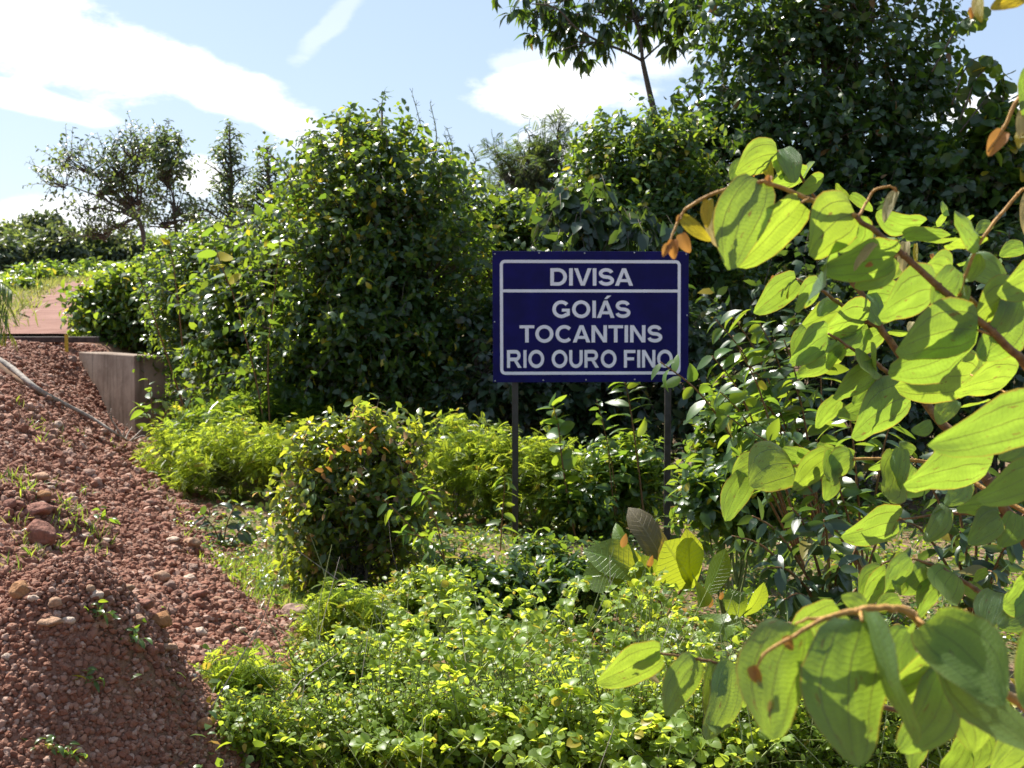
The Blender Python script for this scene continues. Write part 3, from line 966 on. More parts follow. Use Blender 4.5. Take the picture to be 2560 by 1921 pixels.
conifer('slim conical tree with feathery leaves against the sky', 573, 312, 590, 25, 110, 24, .15, 580, 'conical_tree')
conifer('smaller feathery tree right of the conical tree', 667, 368, 580, 24, 90, 18, .15, 680, 'feathery_tree')
conifer('bushy feathery tree right behind the spreading bush, mostly hidden', 760, 345, 560, 24.5, 75, 16, .15, 760, 'feathery_tree')
Y = 27
plant('round_tree', 'round feathery tree standing behind the sign against the cloud', 'tree', (*P(1330, 760, Y)[:2], hz(P(1330, 760, Y).x, Y)),
      [blob(1322, 340, 14, 22, Y), blob(1397, 345, 16, 30, Y), blob(1250, 395, 34, 26, Y), blob(1310, 400, 50, 34, Y), blob(1390, 400, 44, 30, Y), blob(1330, 450, 76, 34, Y), blob(1270, 450, 50, 30, Y), blob(1350, 500, 70, 40, Y)],
      560, 4, .36, .26, T_FEATHER, 'farleaf', trunk=.12, trunk_top=P(1335, 500, Y), twig_r=.007, inner=.2, ties=.6, clumps=60, stray=.2, **KW_TREE)
# thin tree with drooping whorls
Y = 16.5


def whorl_limbs(fo, st):
    px = lambda pts, r0, r1: st.tube(smooth([P(*p, Y + dy) for *p, dy in pts]), np.linspace(r0, r1, len(pts) * 4 - 3) * .72, 7)
    px([(1690, 640, .4), (1670, 480, .3), (1641, 310, 0), (1622, 225, 0), (1606, 152, 0)], .085, .042)
    px([(1606, 152, 0), (1600, 90, 0), (1580, 20, .1), (1575, -60, .3)], .036, .022)
    px([(1606, 152, 0), (1560, 128, -.1), (1500, 105, -.2), (1440, 70, -.4), (1390, 20, -.5), (1330, 10, -.6)], .030, .012)
    px([(1606, 152, 0), (1655, 108, .2), (1700, 85, .4), (1740, 70, .5)], .020, .010)
    px([(1500, 105, -.2), (1450, 110, -.3), (1400, 128, -.3)], .014, .008)


plant('slender_tree', 'tall slender bare-trunked tree with drooping leaf whorls above the sign', 'tree', (*P(1700, 800, Y)[:2], hz(P(1700, 800, Y).x, Y)),
      [blob(1285, 45, 20, 16, Y), blob(1350, 35, 40, 24, Y), blob(1390, 80, 40, 18, Y), blob(1440, 40, 50, 34, Y), blob(1510, 30, 60, 40, Y), blob(1440, 110, 40, 16, Y), blob(1510, 115, 30, 20, Y), blob(1590, 50, 70, 44, Y), blob(1680, 45, 60, 44, Y), blob(1730, 85, 36, 26, Y), blob(1500, -40, 150, 40, Y), blob(1700, -50, 120, 40, Y)],
      200, 7, .20, .25, T_LANCE, 'dark', trunk=.05, limbs=False, extra=whorl_limbs, whorl=True, droop=.75, nup=.9, jit=.3, inner=.1, twig_r=.006, ties=.6, clumps=80, loose=.4, stray=.1, **KW_TREE)

# the great creeper-hung tree on the right
Y = 15.2
plant('creeper_hung_tree', 'massive dark tree hung with creepers filling the upper right', 'tree', (*P(2060, 1060, Y)[:2], 0.0),
      [blob(1930, 60, 180, 160, Y, .6, .8), blob(2160, 40, 180, 150, Y, .5, .55), blob(1850, 230, 130, 120, Y), blob(2050, 220, 220, 160, Y, .6, .75), blob(2250, 180, 110, 130, Y, .4, .5), blob(1800, 360, 130, 110, Y), blob(2000, 400, 240, 170, Y, .8, 1.5), blob(2250, 360, 150, 140, Y, .8, 1.3),
       blob(2380, 470, 150, 130, Y - .5, .8, 1.3), blob(1780, 520, 120, 120, Y), blob(1960, 610, 220, 180, Y, .8, 1.5), blob(2250, 620, 240, 190, Y - .4, .8, 1.6), blob(2480, 640, 170, 170, Y - .6), blob(2100, 820, 300, 160, Y), blob(2450, 850, 200, 160, Y - .5), blob(1800, 760, 140, 150, Y),
       blob(2050, -160, 330, 150, Y), blob(2750, 600, 200, 300, Y)],
      6400, 6, .38, .155, T_HEX, 'dark', trunk=.16, trunk_top=P(2080, 600, Y), twig_r=.006, inner=.4, droop=.35, ties=.3, clumps=380, stray=.2, loose=.2, **KW_TREE)


def sprigs(fo, st):
    for pts in ([(2400, 300), (2440, 200), (2490, 150)], [(2380, 260), (2420, 160), (2470, 140)], [(2400, 330), (2470, 240), (2510, 190)], [(2330, 180), (2400, 60), (2440, 40)], [(2500, 330), (2510, 230), (2508, 180)]):
        q = smooth([P(*p, 14.2) for p in pts])
        st.tube(q, np.linspace(.012, .005, len(q)), 4)
        k = rng.integers(1, len(q), 14)
        scatter(fo, T_ROUND, q[k], unit(rng.normal(size=(14, 3)) + [0, 0, -.5]), unit(rng.normal(size=(14, 3)) + [0, -.6, .4]), rng.uniform(.13, .22, 14), rng.random(14))


plant('climbing_shrub', 'leafy climber with bare sprigs at the right edge, sky behind', 'shrub', (*P(2500, 1000, 14.2)[:2], 0.0),
      [blob(2480, 420, 90, 90, 14.2), blob(2440, 480, 90, 70, 14.2), blob(2530, 360, 60, 60, 14.2), blob(2500, 560, 120, 90, 14.2)], 330, 6, .3, .17, T_ROUND, 'mid', trunk=.03, extra=sprigs)

# centre bush and its neighbours
Y = 13
plant('large_bush', 'tallest glossy leafed bush in the middle, left of the sign', 'bush', G(950, 13.2),
      [blob(955, 268, 20, 34, Y), blob(945, 330, 50, 50, Y), blob(1000, 380, 50, 50, Y), blob(930, 410, 110, 80, Y), blob(880, 520, 130, 120, Y), blob(1040, 540, 130, 120, Y), blob(850, 680, 160, 140, Y), blob(1050, 720, 160, 150, Y, .8, 1.2), blob(900, 860, 190, 150, Y, .8, 1.2), blob(1120, 880, 150, 130, Y), blob(1010, 1000, 200, 110, Y), blob(760, 960, 150, 100, Y)],
      4600, 6, .28, .105, T_HEX, 'mid', trunk=.05, twig_r=.005, ties=.3, inner=.4, nup=.8, jit=1.0, stray=.28, loose=.28)
Y = 14
plant('yellow_leafed_bush', 'bush with larger yellow-green leaves left of the tallest bush', 'bush', G(720, 14.2),
      [blob(740, 590, 80, 60, Y), blob(800, 500, 50, 70, Y), blob(660, 690, 110, 80, Y), blob(760, 680, 110, 110, Y), blob(600, 820, 120, 110, Y), blob(740, 830, 120, 110, Y), blob(680, 950, 150, 100, Y), blob(830, 400, 40, 60, Y)],
      1500, 6, .34, .14, T_HEX, 'mid', trunk=.04, twig_r=.005, ties=.4, inner=.4, stray=.25)
Y = 18.5
plant('small_leafed_bush', 'dense small-leafed dark bush just right of the wing wall', 'bush', G(560, 18.7),
      [blob(480, 690, 90, 80, Y), blob(560, 640, 80, 70, Y), blob(470, 805, 80, 90, Y), blob(540, 790, 110, 120, Y), blob(530, 930, 110, 120, Y), blob(620, 900, 110, 110, Y), blob(490, 940, 40, 90, Y)],
      2300, 7, .28, .10, T_HEX, 'mid', trunk=.035, twig_r=.004, ties=.3, inner=.5)
Y = 22.5
plant('arching_shrub', 'arching green shrub behind the wing wall, overhanging the dirt road', 'shrub', G(330, 22.9),
      [blob(235, 760, 30, 36, Y), blob(230, 815, 26, 26, Y), blob(290, 760, 64, 56, Y), blob(280, 830, 66, 46, Y), blob(370, 790, 80, 80, Y), blob(360, 860, 70, 44, Y), blob(420, 720, 60, 50, Y)],
      1100, 6, .46, .18, T_HEX, 'fresh', trunk=.03, twig_r=.006, ties=.4, inner=.3, droop=.2)
Y = 15.5
plant('back_bush', 'lighter leafy bush filling the gap between the tallest bush and the sign top', 'bush', G(1210, 15.8),
      [blob(1170, 510, 50, 50, Y), blob(1130, 470, 44, 50, Y), blob(1230, 590, 80, 70, Y), blob(1300, 590, 80, 60, Y), blob(1200, 680, 120, 120, Y), blob(1350, 660, 120, 120, Y), blob(1120, 520, 80, 60, Y)],
      1500, 6, .28, .115, T_HEX, 'mid', trunk=.04, twig_r=.005, ties=.3)
Y = 14
plant('sunlit_bush', 'sunlit bush below the slender tree, above the right half of the sign', 'bush', G(1600, 14.2),
      [blob(1640, 330, 70, 50, Y), blob(1560, 420, 110, 80, Y), blob(1680, 420, 90, 80, Y), blob(1600, 530, 150, 110, Y), blob(1720, 560, 120, 110, Y), blob(1560, 660, 150, 120, Y), blob(1740, 720, 130, 130, Y), blob(1540, 400, 40, 40, Y)],
      2600, 6, .26, .105, T_HEX, 'mid', trunk=.045, twig_r=.004, ties=.3)
Y = 12.2
plant('drooping_bush', 'bush with long dark hanging leaves right above the sign', 'bush', G(1450, 12.6),
      [blob(1420, 470, 50, 40, Y), blob(1460, 520, 50, 40, Y), blob(1400, 560, 50, 50, Y), blob(1500, 580, 70, 50, Y), blob(1440, 640, 90, 60, Y), blob(1560, 600, 50, 60, Y)],
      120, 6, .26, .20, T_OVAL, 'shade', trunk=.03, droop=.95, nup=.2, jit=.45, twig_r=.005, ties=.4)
Y = 12.6
plant('shaded_undergrowth', 'deeply shaded bush behind the sign posts', 'bush', G(1300, 12.9),
      [blob(1200, 960, 130, 130, Y), blob(1350, 930, 150, 130, Y), blob(1520, 940, 150, 130, Y), blob(1680, 920, 130, 150, Y), blob(1280, 1070, 180, 90, Y), blob(1500, 1080, 200, 90, Y), blob(1700, 1080, 160, 90, Y)],
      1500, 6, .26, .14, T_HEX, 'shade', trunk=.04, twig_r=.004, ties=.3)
Y = 12.8
plant('shaded_thicket', 'dark thicket behind the bilobed-leaf shrub on the right', 'bush', G(2150, 13.2),
      [blob(1860, 900, 150, 200, Y), blob(2080, 920, 180, 220, Y), blob(2300, 900, 200, 240, Y), blob(2520, 900, 160, 240, Y), blob(2000, 1100, 250, 120, Y), blob(2350, 1120, 260, 120, Y)],
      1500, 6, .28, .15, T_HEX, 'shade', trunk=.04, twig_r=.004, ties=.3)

# bare flower stalks above the tallest bush
for i, (u0, v0, u1, v1, lb) in enumerate([(1062, 420, 1030, 232, 'tallest bare flower stalk above the middle bush, leaning left'), (1090, 400, 1075, 258, 'second bare flower stalk, right of the tallest'),
                                         (1122, 430, 1113, 340, 'short bare stalk, left one of the close pair'), (1130, 430, 1118, 322, 'short bare stalk, right one of the close pair'), (1186, 430, 1176, 372, 'shortest bare stalk near the sign side')]):
    Y = 13.6
    pts = [P(u0 + 20, v0 + 180, Y), P(u0, v0, Y), P((u0 + u1) / 2 + 8, (v0 + v1) / 2, Y), P(u1, v1, Y)]
    root = thing('flower_stalk', pts[0], lb, 'flower stalk', 'bare flower stalks against the sky')
    b = Build(); q = smooth(pts, 5); b.tube(q, np.linspace(.011, .003, len(q)), 5)
    b.obj('stalk', M['stem'], root)
    k = q[6:]; n_ = len(k) * 3
    a = np.repeat(k, 3, 0); e = a + unit(rng.normal(size=(n_, 3)) + [0, 0, .6]) * .055
    b = Build(); b.threads(a, (a + e) / 2, e, .004, .002); b.obj('side_twig', M['stem'], root, 'stuff')

# palm fronds at the left edge
root = thing('palm', (*P(-120, 900, 17.5)[:2], hz(P(-120, 900, 17.5).x, 17.5)), 'bright green palm whose fronds hang in from the left edge', 'palm')
for tipu, tipv, h in ((22, 775, 700), (28, 725, 690), (-10, 842, 720), (18, 830, 740)):
    pts = smooth([root.location, P(-110, h + 60, 17.5), P((tipu - 60) / 2, h + 15, 17.4), P(tipu, tipv, 17.3)], 8)
    b = Build(); b.tube(pts, np.linspace(.022, .004, len(pts)), 5)
    k = np.repeat(pts[9:], 4, 0); n_ = len(k)
    tv = np.repeat(unit(np.gradient(pts, axis=0))[9:], 4, 0)
    sd = unit(np.cross(tv, [0, 0, 1])) * np.tile([1, 1, -1, -1], n_ // 4)[:, None]
    k = k + tv * np.tile([0, .02, 0, .02], n_ // 4)[:, None]
    scatter(b, blade_template([.3, .7], .035, .2, 1.0, lambda t: .9), k, sd + tv * .8 + rng.normal(size=(n_, 3)) * .12 + [0, 0, -.2], np.tile([0., 0, 1], (n_, 1)), rng.uniform(.22, .38, n_), rng.random(n_))
    b.obj('frond', M['fresh'], root)

# ------------------------------------------------------------------ low shrubs and herbs in the clearing
def herb(label, u, v, ru, rv, Y, n, per=9, tl=.22, size=.085, tmpl=T_PINN, mat='yellow', name='feathery_shrub', cat='shrub', group=None, **kw):
    x = (u - 1280) / F * Y
    z0 = hz(x, Y)
    bl = [blob(u, v, ru, rv, Y), blob(u - ru * .55, v + rv * .3, ru * .55, rv * .7, Y), blob(u + ru * .55, v + rv * .25, ru * .55, rv * .75, Y), blob(u + ru * .1, v - rv * .45, ru * .45, rv * .6, Y)]
    kw = dict(dict(trunk=.012, bark='stem', twig_r=.003, ties=.35, inner=.3, up=.6, droop=.1, nup=.9, jit=.4, zmin=z0), **kw)
    return plant(name, label, cat, (x, Y, z0), bl, n, per, tl, size, tmpl, mat, group=group, **kw)


FS = 'yellow-green feathery shrubs in the clearing'
herb('yellow-green feathery shrub at the left, edging the gravel bank', 455, 1178, 100, 60, 11.9, 300, group=FS)
herb('yellow-green feathery shrub in the middle of the left patch', 590, 1172, 120, 80, 11.6, 360, group=FS)
herb('yellow-green feathery shrub right behind the orange-tinged bush', 715, 1168, 100, 80, 11.4, 300, group=FS)
herb('yellow-green feathery shrub left of the near sign post, behind the orange-tinged bush', 1140, 1170, 110, 90, 10.6, 340, group=FS)
herb('yellow-green feathery shrub close to the left sign post', 1235, 1210, 90, 75, 10.3, 260, group=FS)
herb('sparse yellow-green shrub right of the left sign post', 1360, 1225, 90, 70, 10.1, 220, group=FS)
herb('low feathery shrub in front of the wing wall base', 570, 1095, 100, 36, 13.0, 260, mat='fresh', size=.16, group=FS)
herb('low feathery shrub under the small-leafed bush', 720, 1070, 130, 44, 12.6, 300, mat='fresh', size=.16, group=FS)
herb('fresh green bush with tiny leaves between the sign posts', 1550, 1215, 110, 80, 10.2, 620, per=7, tl=.14, size=.075, tmpl=T_OVAL, mat='fresh', name='tiny_leafed_bush', cat='bush')
herb('low green herb patch left of the right sign post foot', 1440, 1290, 90, 50, 9.9, 300, per=7, tl=.13, size=.075, tmpl=T_OVAL, mat='fresh', name='leafy_herb', cat='herb')

Y = 7.7
plant('orange_tinged_bush', 'bushy dark shrub with orange tinged leaf tips in the clearing', 'bush', G(900, 7.7),
      [blob(930, 1130, 80, 60, Y), blob(840, 1180, 80, 60, Y), blob(1000, 1190, 60, 60, Y), blob(880, 1250, 120, 80, Y), blob(775, 1270, 40, 60, Y), blob(800, 1340, 70, 100, Y), blob(950, 1350, 100, 110, Y), blob(890, 1430, 110, 70, Y)],
      1350, 6, .20, .07, T_OVAL, 'orange', trunk=.02, twig_r=.003, ties=.35, inner=.3, zmin=-.02, stray=.38, loose=.28, jit=1.0)
bd = bpy.data.objects['orange_tinged_bush']
b = Build()
n_ = 16
pos = np.array([list(P(900 + 130 * math.cos(a) * r, 1175 - 110 * math.sin(a) * r, 7.5 - .25 * random.random())) for a, r in zip(rng.uniform(-.3, 3.4, n_), rng.uniform(.5, 1.0, n_))])
scatter(b, T_OVAL, pos, unit(rng.normal(size=(n_, 3)) + [0, 0, -.6]), unit(rng.normal(size=(n_, 3)) + [0, -.3, .6]), rng.uniform(.04, .075, n_), rng.random(n_))
b.obj('withered_tip', M['bud'], bd, 'stuff', label='withered orange leaf tips')


def sapling(name, label, cat, base, stems, n, size, tmpl_mesh, mat_stem='brownstem', r=.008, droop=.35, side=.9, group=None, leafw=1.0, start=.2, child='leaf', nup=.9, pair=False):
    """a plant of single leaves: each leaf is an object of its own"""
    root = thing(name, base, label, cat, group)
    for pts in stems:
        q = smooth(pts, 6)
        b = Build(); b.tube(q, np.linspace(r, r * .4, len(q)), 6); b.obj('stem', M[mat_stem], root)
        tv = unit(np.gradient(q, axis=0))
        for i in range(n):
            t = start + (1 - start) * (i + .5) / n
            f = t * (len(q) - 1); k = min(int(f), len(q) - 2); p = q[k] * (1 - f + k) + q[k + 1] * (f - k)
            a = i * (math.pi if pair else 2.4) + random.uniform(-.5, .5)
            T = tv[k]; x = unit(np.cross(T, [.2, 1, .1])); y = np.cross(T, x)
            if pair: a = (i % 2) * math.pi + random.uniform(-.8, .8)
            d = unit((x * math.cos(a) + y * math.sin(a) * .8) * side + T * .5 + np.array([0, 0, -droop]))
            nr = unit(np.array([0, 0, nup]) + rng.normal(size=3) * .5)
            me = tmpl_mesh[random.randrange(len(tmpl_mesh))]
            leaf_object(child, me, root, p, d, nr, size * random.uniform(.65, 1.2) * (1 - .45 * max(0, t - .75) * 2), leafw)
    return root


def leaf_meshes(mat, width, curls=(.3, .7, 1.1), folds=(.15, .3, .45), st=(.12, .3, .52, .75, .92), shape=None, cols=2, tag_='leaf'):
    return [make_mesh(tag_, *(lambda t: (t[0], t[1]))(blade_template(list(st), width, f, c, shape, cols)), M[mat], True, None, blade_template(list(st), width, f, c, shape, cols)[2]) for c, f in zip(curls, folds)]


LM_oval = leaf_meshes('mid', .24)
LM_fresh = leaf_meshes('fresh', .2, (.5, .9, 1.3))
LM_lance = leaf_meshes('fresh', .15, (.6, 1.0, 1.4))
LM_dark = leaf_meshes('shade', .19, (.4, .8, 1.1))
LM_round = leaf_meshes('fresh', .38, (.2, .4, .6), (.1, .2, .3), shape=lambda t: math.sin(math.pi * t ** .85) ** .6)
LM_big = leaf_meshes('big', .34, (.4, .8, 1.2), (.1, .2, .3), (.1, .25, .42, .6, .76, .9), lambda t: (math.sin(math.pi * t ** 1.25) ** .7) * (1 + .07 * math.sin(t * 26)), 3)
LM_brown = leaf_meshes('brownback', .2, (1.3,), (.25,), (.1, .25, .42, .6, .76, .9), lambda t: .9 if .15 < t < .85 else .55, 3)

# saplings under the sign
sapling('round_leafed_sapling', 'slender sapling with rounded leaves between the sign posts, left one', 'sapling', G(1425, 9.75),
        [[P(1440, 1350, 9.75), P(1420, 1250, 9.75), P(1405, 1150, 9.75), P(1395, 1060, 9.75), P(1380, 1010, 9.75)]], 24, .165, LM_round, r=.009, droop=.1)
sapling('thin_sapling', 'thin sapling with small leaves just left of the long-leafed sapling', 'sapling', G(1530, 9.85),
        [[P(1545, 1350, 9.85), P(1535, 1200, 9.85), P(1512, 1080, 9.85), P(1492, 1000, 9.85)], [P(1545, 1350, 9.8), P(1525, 1180, 9.8), P(1520, 1100, 9.8)]], 16, .12, LM_oval, r=.006, droop=.2)
sapling('long_leafed_sapling', 'tall sapling with long curved leaves beside the right sign post', 'sapling', G(1605, 9.9),
        [[P(1615, 1350, 9.9), P(1605, 1250, 9.9), P(1590, 1120, 9.9), P(1572, 1000, 9.9), P(1562, 955, 9.9)]], 26, .25, LM_lance, r=.010, droop=.1, pair=True)
sapling('drooping_sapling', 'arching sapling with small drooping leaves in front of the orange-tinged bush', 'sapling', G(1130, 6.95),
        [[P(1135, 1540, 6.95), P(1110, 1390, 6.9), P(1080, 1270, 6.9), P(1050, 1225, 6.9)], [P(1135, 1540, 6.95), P(1090, 1400, 6.9), P(1020, 1310, 6.85), P(960, 1250, 6.85)], [P(1135, 1540, 6.95), P(1110, 1400, 6.9), P(1060, 1345, 6.85), P(1005, 1335, 6.85)]], 18, .105, LM_fresh, r=.006, droop=.7, pair=True)
sapling('post_sapling', 'small sapling with drooping leaves touching the left sign post', 'sapling', G(1262, 9.1),
        [[P(1250, 1400, 9.1), P(1255, 1300, 9.1), P(1262, 1210, 9.1), P(1258, 1190, 9.1)]], 16, .13, LM_fresh, r=.006, droop=.6, pair=True)
sapling('wall_sapling', 'light green sapling growing in front of the wing wall corner', 'sapling', G(392, 16.4),
        [[P(395, 1095, 16.4), P(385, 1050, 16.4), P(378, 1000, 16.4), P(370, 945, 16.4)], [P(395, 1095, 16.4), P(370, 1040, 16.3), P(345, 1015, 16.3)], [P(395, 1095, 16.4), P(410, 1040, 16.3), P(430, 1015, 16.3)]], 9, .24, LM_fresh, r=.012, droop=.1)
sapling('bank_foot_plant', 'low plant with long dark leaves at the foot of the gravel bank', 'plant', G(560, 9.2),
        [[P(555, 1400, 9.2), P(540, 1330, 9.2), P(500, 1280, 9.2)], [P(555, 1400, 9.2), P(565, 1320, 9.2), P(590, 1260, 9.2)], [P(555, 1400, 9.2), P(590, 1340, 9.1), P(620, 1310, 9.1)]], 11, .15, LM_dark, r=.008, droop=.2)
sapling('long_leafed_herb', 'herb with long pale leaves left of the orange-tinged bush', 'herb', G(520, 14.2), [[P(520, 1110, 14.2), P(540, 1060, 14.2), P(560, 1030, 14.2)], [P(520, 1110, 14.2), P(500, 1060, 14.1), P(470, 1050, 14.1)]], 9, .3, LM_fresh, r=.01, droop=.2)

sapling('heart_leafed_sapling', 'sapling with big yellow-green heart-shaped leaves poking out left of the tallest bush', 'sapling', G(680, 12.3),
        [[P(680, 1180, 12.3), P(640, 950, 12.3), P(590, 760, 12.2), P(545, 640, 12.2), P(530, 560, 12.2)], [P(680, 1180, 12.3), P(670, 900, 12.2), P(690, 700, 12.2), P(700, 600, 12.2)]], 14, .19, LM_round, r=.010, droop=.3, start=.4)
sapling('long_shoot', 'long leafy shoot leaning out to the left against the conical trees', 'sapling', G(760, 13.2),
        [[P(760, 1150, 13.2), P(760, 700, 13.0), P(740, 500, 13.0), P(690, 400, 13.0), P(640, 372, 13.0)], [P(760, 1150, 13.2), P(800, 650, 13.0), P(815, 430, 13.0), P(800, 330, 13.0)]], 20, .13, LM_oval, r=.012, droop=.3, start=.5)
sapling('upright_shoot', 'thin upright shoots above the small-leafed bush by the wing wall', 'sapling', G(470, 17.6),
        [[P(470, 1050, 17.6), P(450, 800, 17.4), P(430, 640, 17.4), P(420, 590, 17.4)], [P(470, 1050, 17.6), P(500, 780, 17.4), P(505, 620, 17.4), P(500, 560, 17.4)], [P(470, 1050, 17.6), P(380, 780, 17.4), P(340, 680, 17.4)]], 18, .17, LM_oval, r=.014, droop=.2, start=.45)
# glossy shrubs right of the sign
def arch(u0, v0, u1, v1, Y0, Y1, lift=60):
    return [P(u0, v0, Y0), P(u0 * .65 + u1 * .35, v0 * .6 + v1 * .4 - lift * .4, Y0 * .6 + Y1 * .4), P(u0 * .3 + u1 * .7, v0 * .25 + v1 * .75 - lift * .5, Y0 * .3 + Y1 * .7), P(u1, v1, Y1)]


g1 = G(2010, 6.9)
sapling('glossy_shrub', 'glossy shrub whose arching twig reaches over the sign corner', 'shrub', g1,
        [arch(2010, 1420, u, v, 6.9, y, 80) for u, v, y in ((1650, 905, 6.6), (1800, 980, 6.6), (1820, 1040, 6.5), (1780, 890, 6.8), (1850, 880, 6.8), (1860, 1080, 6.5), (1840, 1140, 6.4))], 15, .150, LM_fresh, r=.008, droop=.5, pair=True, start=.38, leafw=1.3)
sapling('glossy_shrub', 'taller glossy shrub behind the lower left of the bilobed-leaf shrub', 'shrub', G(2060, 7.4),
        [arch(2060, 1380, u, v, 7.4, y, 80) for u, v, y in ((1790, 800, 7.2), (1830, 790, 7.3), (1900, 810, 7.2), (1960, 850, 7.2), (1980, 950, 7.0), (1900, 1000, 7.0), (2050, 900, 7.4), (1880, 920, 7.0))], 15, .16, LM_oval, r=.008, droop=.45, pair=True, start=.35, leafw=1.15)
sapling('glossy_shrub', 'glossy shrub of larger leaves hidden low behind the bilobed leaves', 'shrub', G(2160, 6.6),
        [arch(2160, 1450, u, v, 6.6, y, 60) for u, v, y in ((1880, 1080, 6.4), (1960, 1080, 6.4), (2040, 1100, 6.4), (2120, 1020, 6.5), (2230, 1050, 6.5), (2300, 1150, 6.4))], 16, .15, LM_oval, r=.008, droop=.6, pair=True, start=.3)
sapling('dark_leafed_shrub', 'dark leafed shrub in the shade at lower right, leaves hanging', 'shrub', G(2080, 5.6),
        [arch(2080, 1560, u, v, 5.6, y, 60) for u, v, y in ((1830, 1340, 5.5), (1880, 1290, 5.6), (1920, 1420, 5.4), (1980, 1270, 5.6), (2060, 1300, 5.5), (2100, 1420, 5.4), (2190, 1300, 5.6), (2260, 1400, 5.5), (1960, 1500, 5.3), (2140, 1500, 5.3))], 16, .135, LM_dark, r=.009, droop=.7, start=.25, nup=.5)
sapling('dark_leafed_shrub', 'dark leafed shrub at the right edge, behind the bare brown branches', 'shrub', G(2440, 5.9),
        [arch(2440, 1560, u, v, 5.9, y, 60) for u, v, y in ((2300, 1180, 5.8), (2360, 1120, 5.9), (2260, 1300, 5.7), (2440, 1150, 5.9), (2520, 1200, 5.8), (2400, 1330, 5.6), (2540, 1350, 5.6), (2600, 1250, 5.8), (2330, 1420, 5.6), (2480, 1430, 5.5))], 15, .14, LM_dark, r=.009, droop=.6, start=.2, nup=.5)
herb('small mixed-leaf bush at the right sign post foot', 1850, 1140, 80, 110, 8.2, 620, per=7, tl=.16, size=.085, tmpl=T_OVAL, mat='mid', name='post_side_bush', cat='bush')
herb('leafy bush between the post-side bush and the dark shrub', 1830, 1270, 110, 70, 7.4, 380, per=6, tl=.16, size=.10, tmpl=T_OVAL, mat='mid', name='leafy_bush', cat='bush')

# broad-leaved plant with the brown-backed leaf
g = G(1640, 6.7)
root = thing('broad_leafed_plant', g, 'broad-leafed plant with one big brown-backed leaf in front of the right sign post', 'plant')
b = Build()
for pts in ([P(1660, 1560, 6.7), P(1645, 1490, 6.7), P(1620, 1440, 6.7)], [P(1660, 1560, 6.7), P(1700, 1480, 6.7), P(1735, 1440, 6.7)], [P(1660, 1560, 6.7), P(1580, 1480, 6.7), P(1556, 1380, 6.7)]):
    q = smooth(pts, 5); b.tube(q, np.linspace(.011, .006, len(q)), 6)
b.obj('stem', M['brownstem'], root)


def px_leaf(root, me, u0, v0, u1, v1, Y0, Y1, roll=0.0, wid=1.0, name='leaf', label=None, back=False):
    """a leaf from its foot to its tip; roll turns the blade about its length"""
    a, e = P(u0, v0, Y0), P(u1, v1, Y1)
    d = e - a
    view = (Vector((0, 0, CAM_Z)) - (a + e) / 2).normalized()
    if back: view = view * .62 - SUN * .55
    n = (view - d.normalized() * view.dot(d.normalized())).normalized()
    n = Matrix.Rotation(roll, 3, d.normalized()) @ n
    return leaf_object(name, me, root, a, d, n, d.length, wid, label)


for u0, v0, u1, v1, roll, wd in ((1570, 1440, 1458, 1425, .3, 1.15), (1600, 1490, 1586, 1385, -.3, 1.0), (1735, 1470, 1680, 1365, .35, 1.25), (1620, 1450, 1500, 1350, .5, .8), (1640, 1480, 1632, 1395, .7, .8), (1600, 1500, 1520, 1545, .6, .9), (1840, 1550, 1845, 1480, .5, 1.2),
                                (1720, 1460, 1735, 1352, .4, .7), (1860, 1540, 1930, 1480, .9, .8), (1760, 1500, 1830, 1375, 2.6, .7), (1745, 1520, 1780, 1420, 2.4, .9), (1590, 1400, 1510, 1312, -.4, .5), (1650, 1540, 1560, 1570, 2.5, .9), (1700, 1560, 1640, 1600, .8, .9), (1740, 1540, 1870, 1600, 2.8, .8)):
    px_leaf(root, LM_big[random.randrange(3)], u0, v0, u1, v1, 6.65, 6.55 + random.uniform(-.1, .12), roll, wd)
px_leaf(root, LM_brown[0], 1668, 1425, 1600, 1268, 6.75, 6.6, .25, .95, label='large drooping brown-backed leaf with yellow margins')
for u0, v0, u1, v1 in ((1555, 1370, 1566, 1335), (1620, 1420, 1632, 1390), (1800, 1500, 1808, 1480), (1775, 1520, 1776, 1488)):
    px_leaf(root, LM_big[0], u0, v0, u1, v1, 6.6, 6.58, .2, .8, label='young orange leaf').data = leaf_meshes('bud', .3)[0]

# ------------------------------------------------------------------ round-leaved herbs in the foreground
def leaflet_mesh(k, seed):
    rs = random.Random(seed)
    b = Build()
    pet = .55
    b.tube([(0, 0, 0), (0, pet * .5, .03), (0, pet, .0)], [.018, .014, .012], 3, False)
    t = blade_template([.1, .32, .6, .86], .43, .18 + rs.random() * .2, .25 + rs.random() * .4, lambda t: (.55, .86, 1.0, .72)[[.1, .32, .6, .86].index(t)], 1)
    angs = {2: (-.6, .6), 3: (-1.0, 0, 1.0), 4: (-1.25, -.42, .42, 1.25)}[k]
    for a in angs:
        a += rs.uniform(-.15, .15); L = rs.uniform(.75, 1.05)
        R = npv(Matrix.Rotation(-a, 3, 'Z') @ Matrix.Rotation(rs.uniform(-.5, .35), 3, 'X') @ Matrix.Rotation(rs.uniform(-.5, .5), 3, 'Y'))
        b.add((t[0] * L) @ R.T + npv((0, pet, 0)), t[1], rs.random() * .4)
    return b.mesh('leaf', M['round'])


LM_clover = [leaflet_mesh(k, i) for i, k in enumerate((3, 4, 4, 2, 3, 4))]


def flower_mesh():
    b = Build()
    t = blade_template([.3, .7], .3, .1, -.9, lambda t: .9)
    for k in range(5):
        R = npv(Matrix.Rotation(k * 1.2566, 3, 'Z') @ Matrix.Rotation(.7, 3, 'X'))
        b.add(t[0] @ R.T, t[1], .3)
    return b.mesh('flower', M['petal'])


FLOWER = flower_mesh()


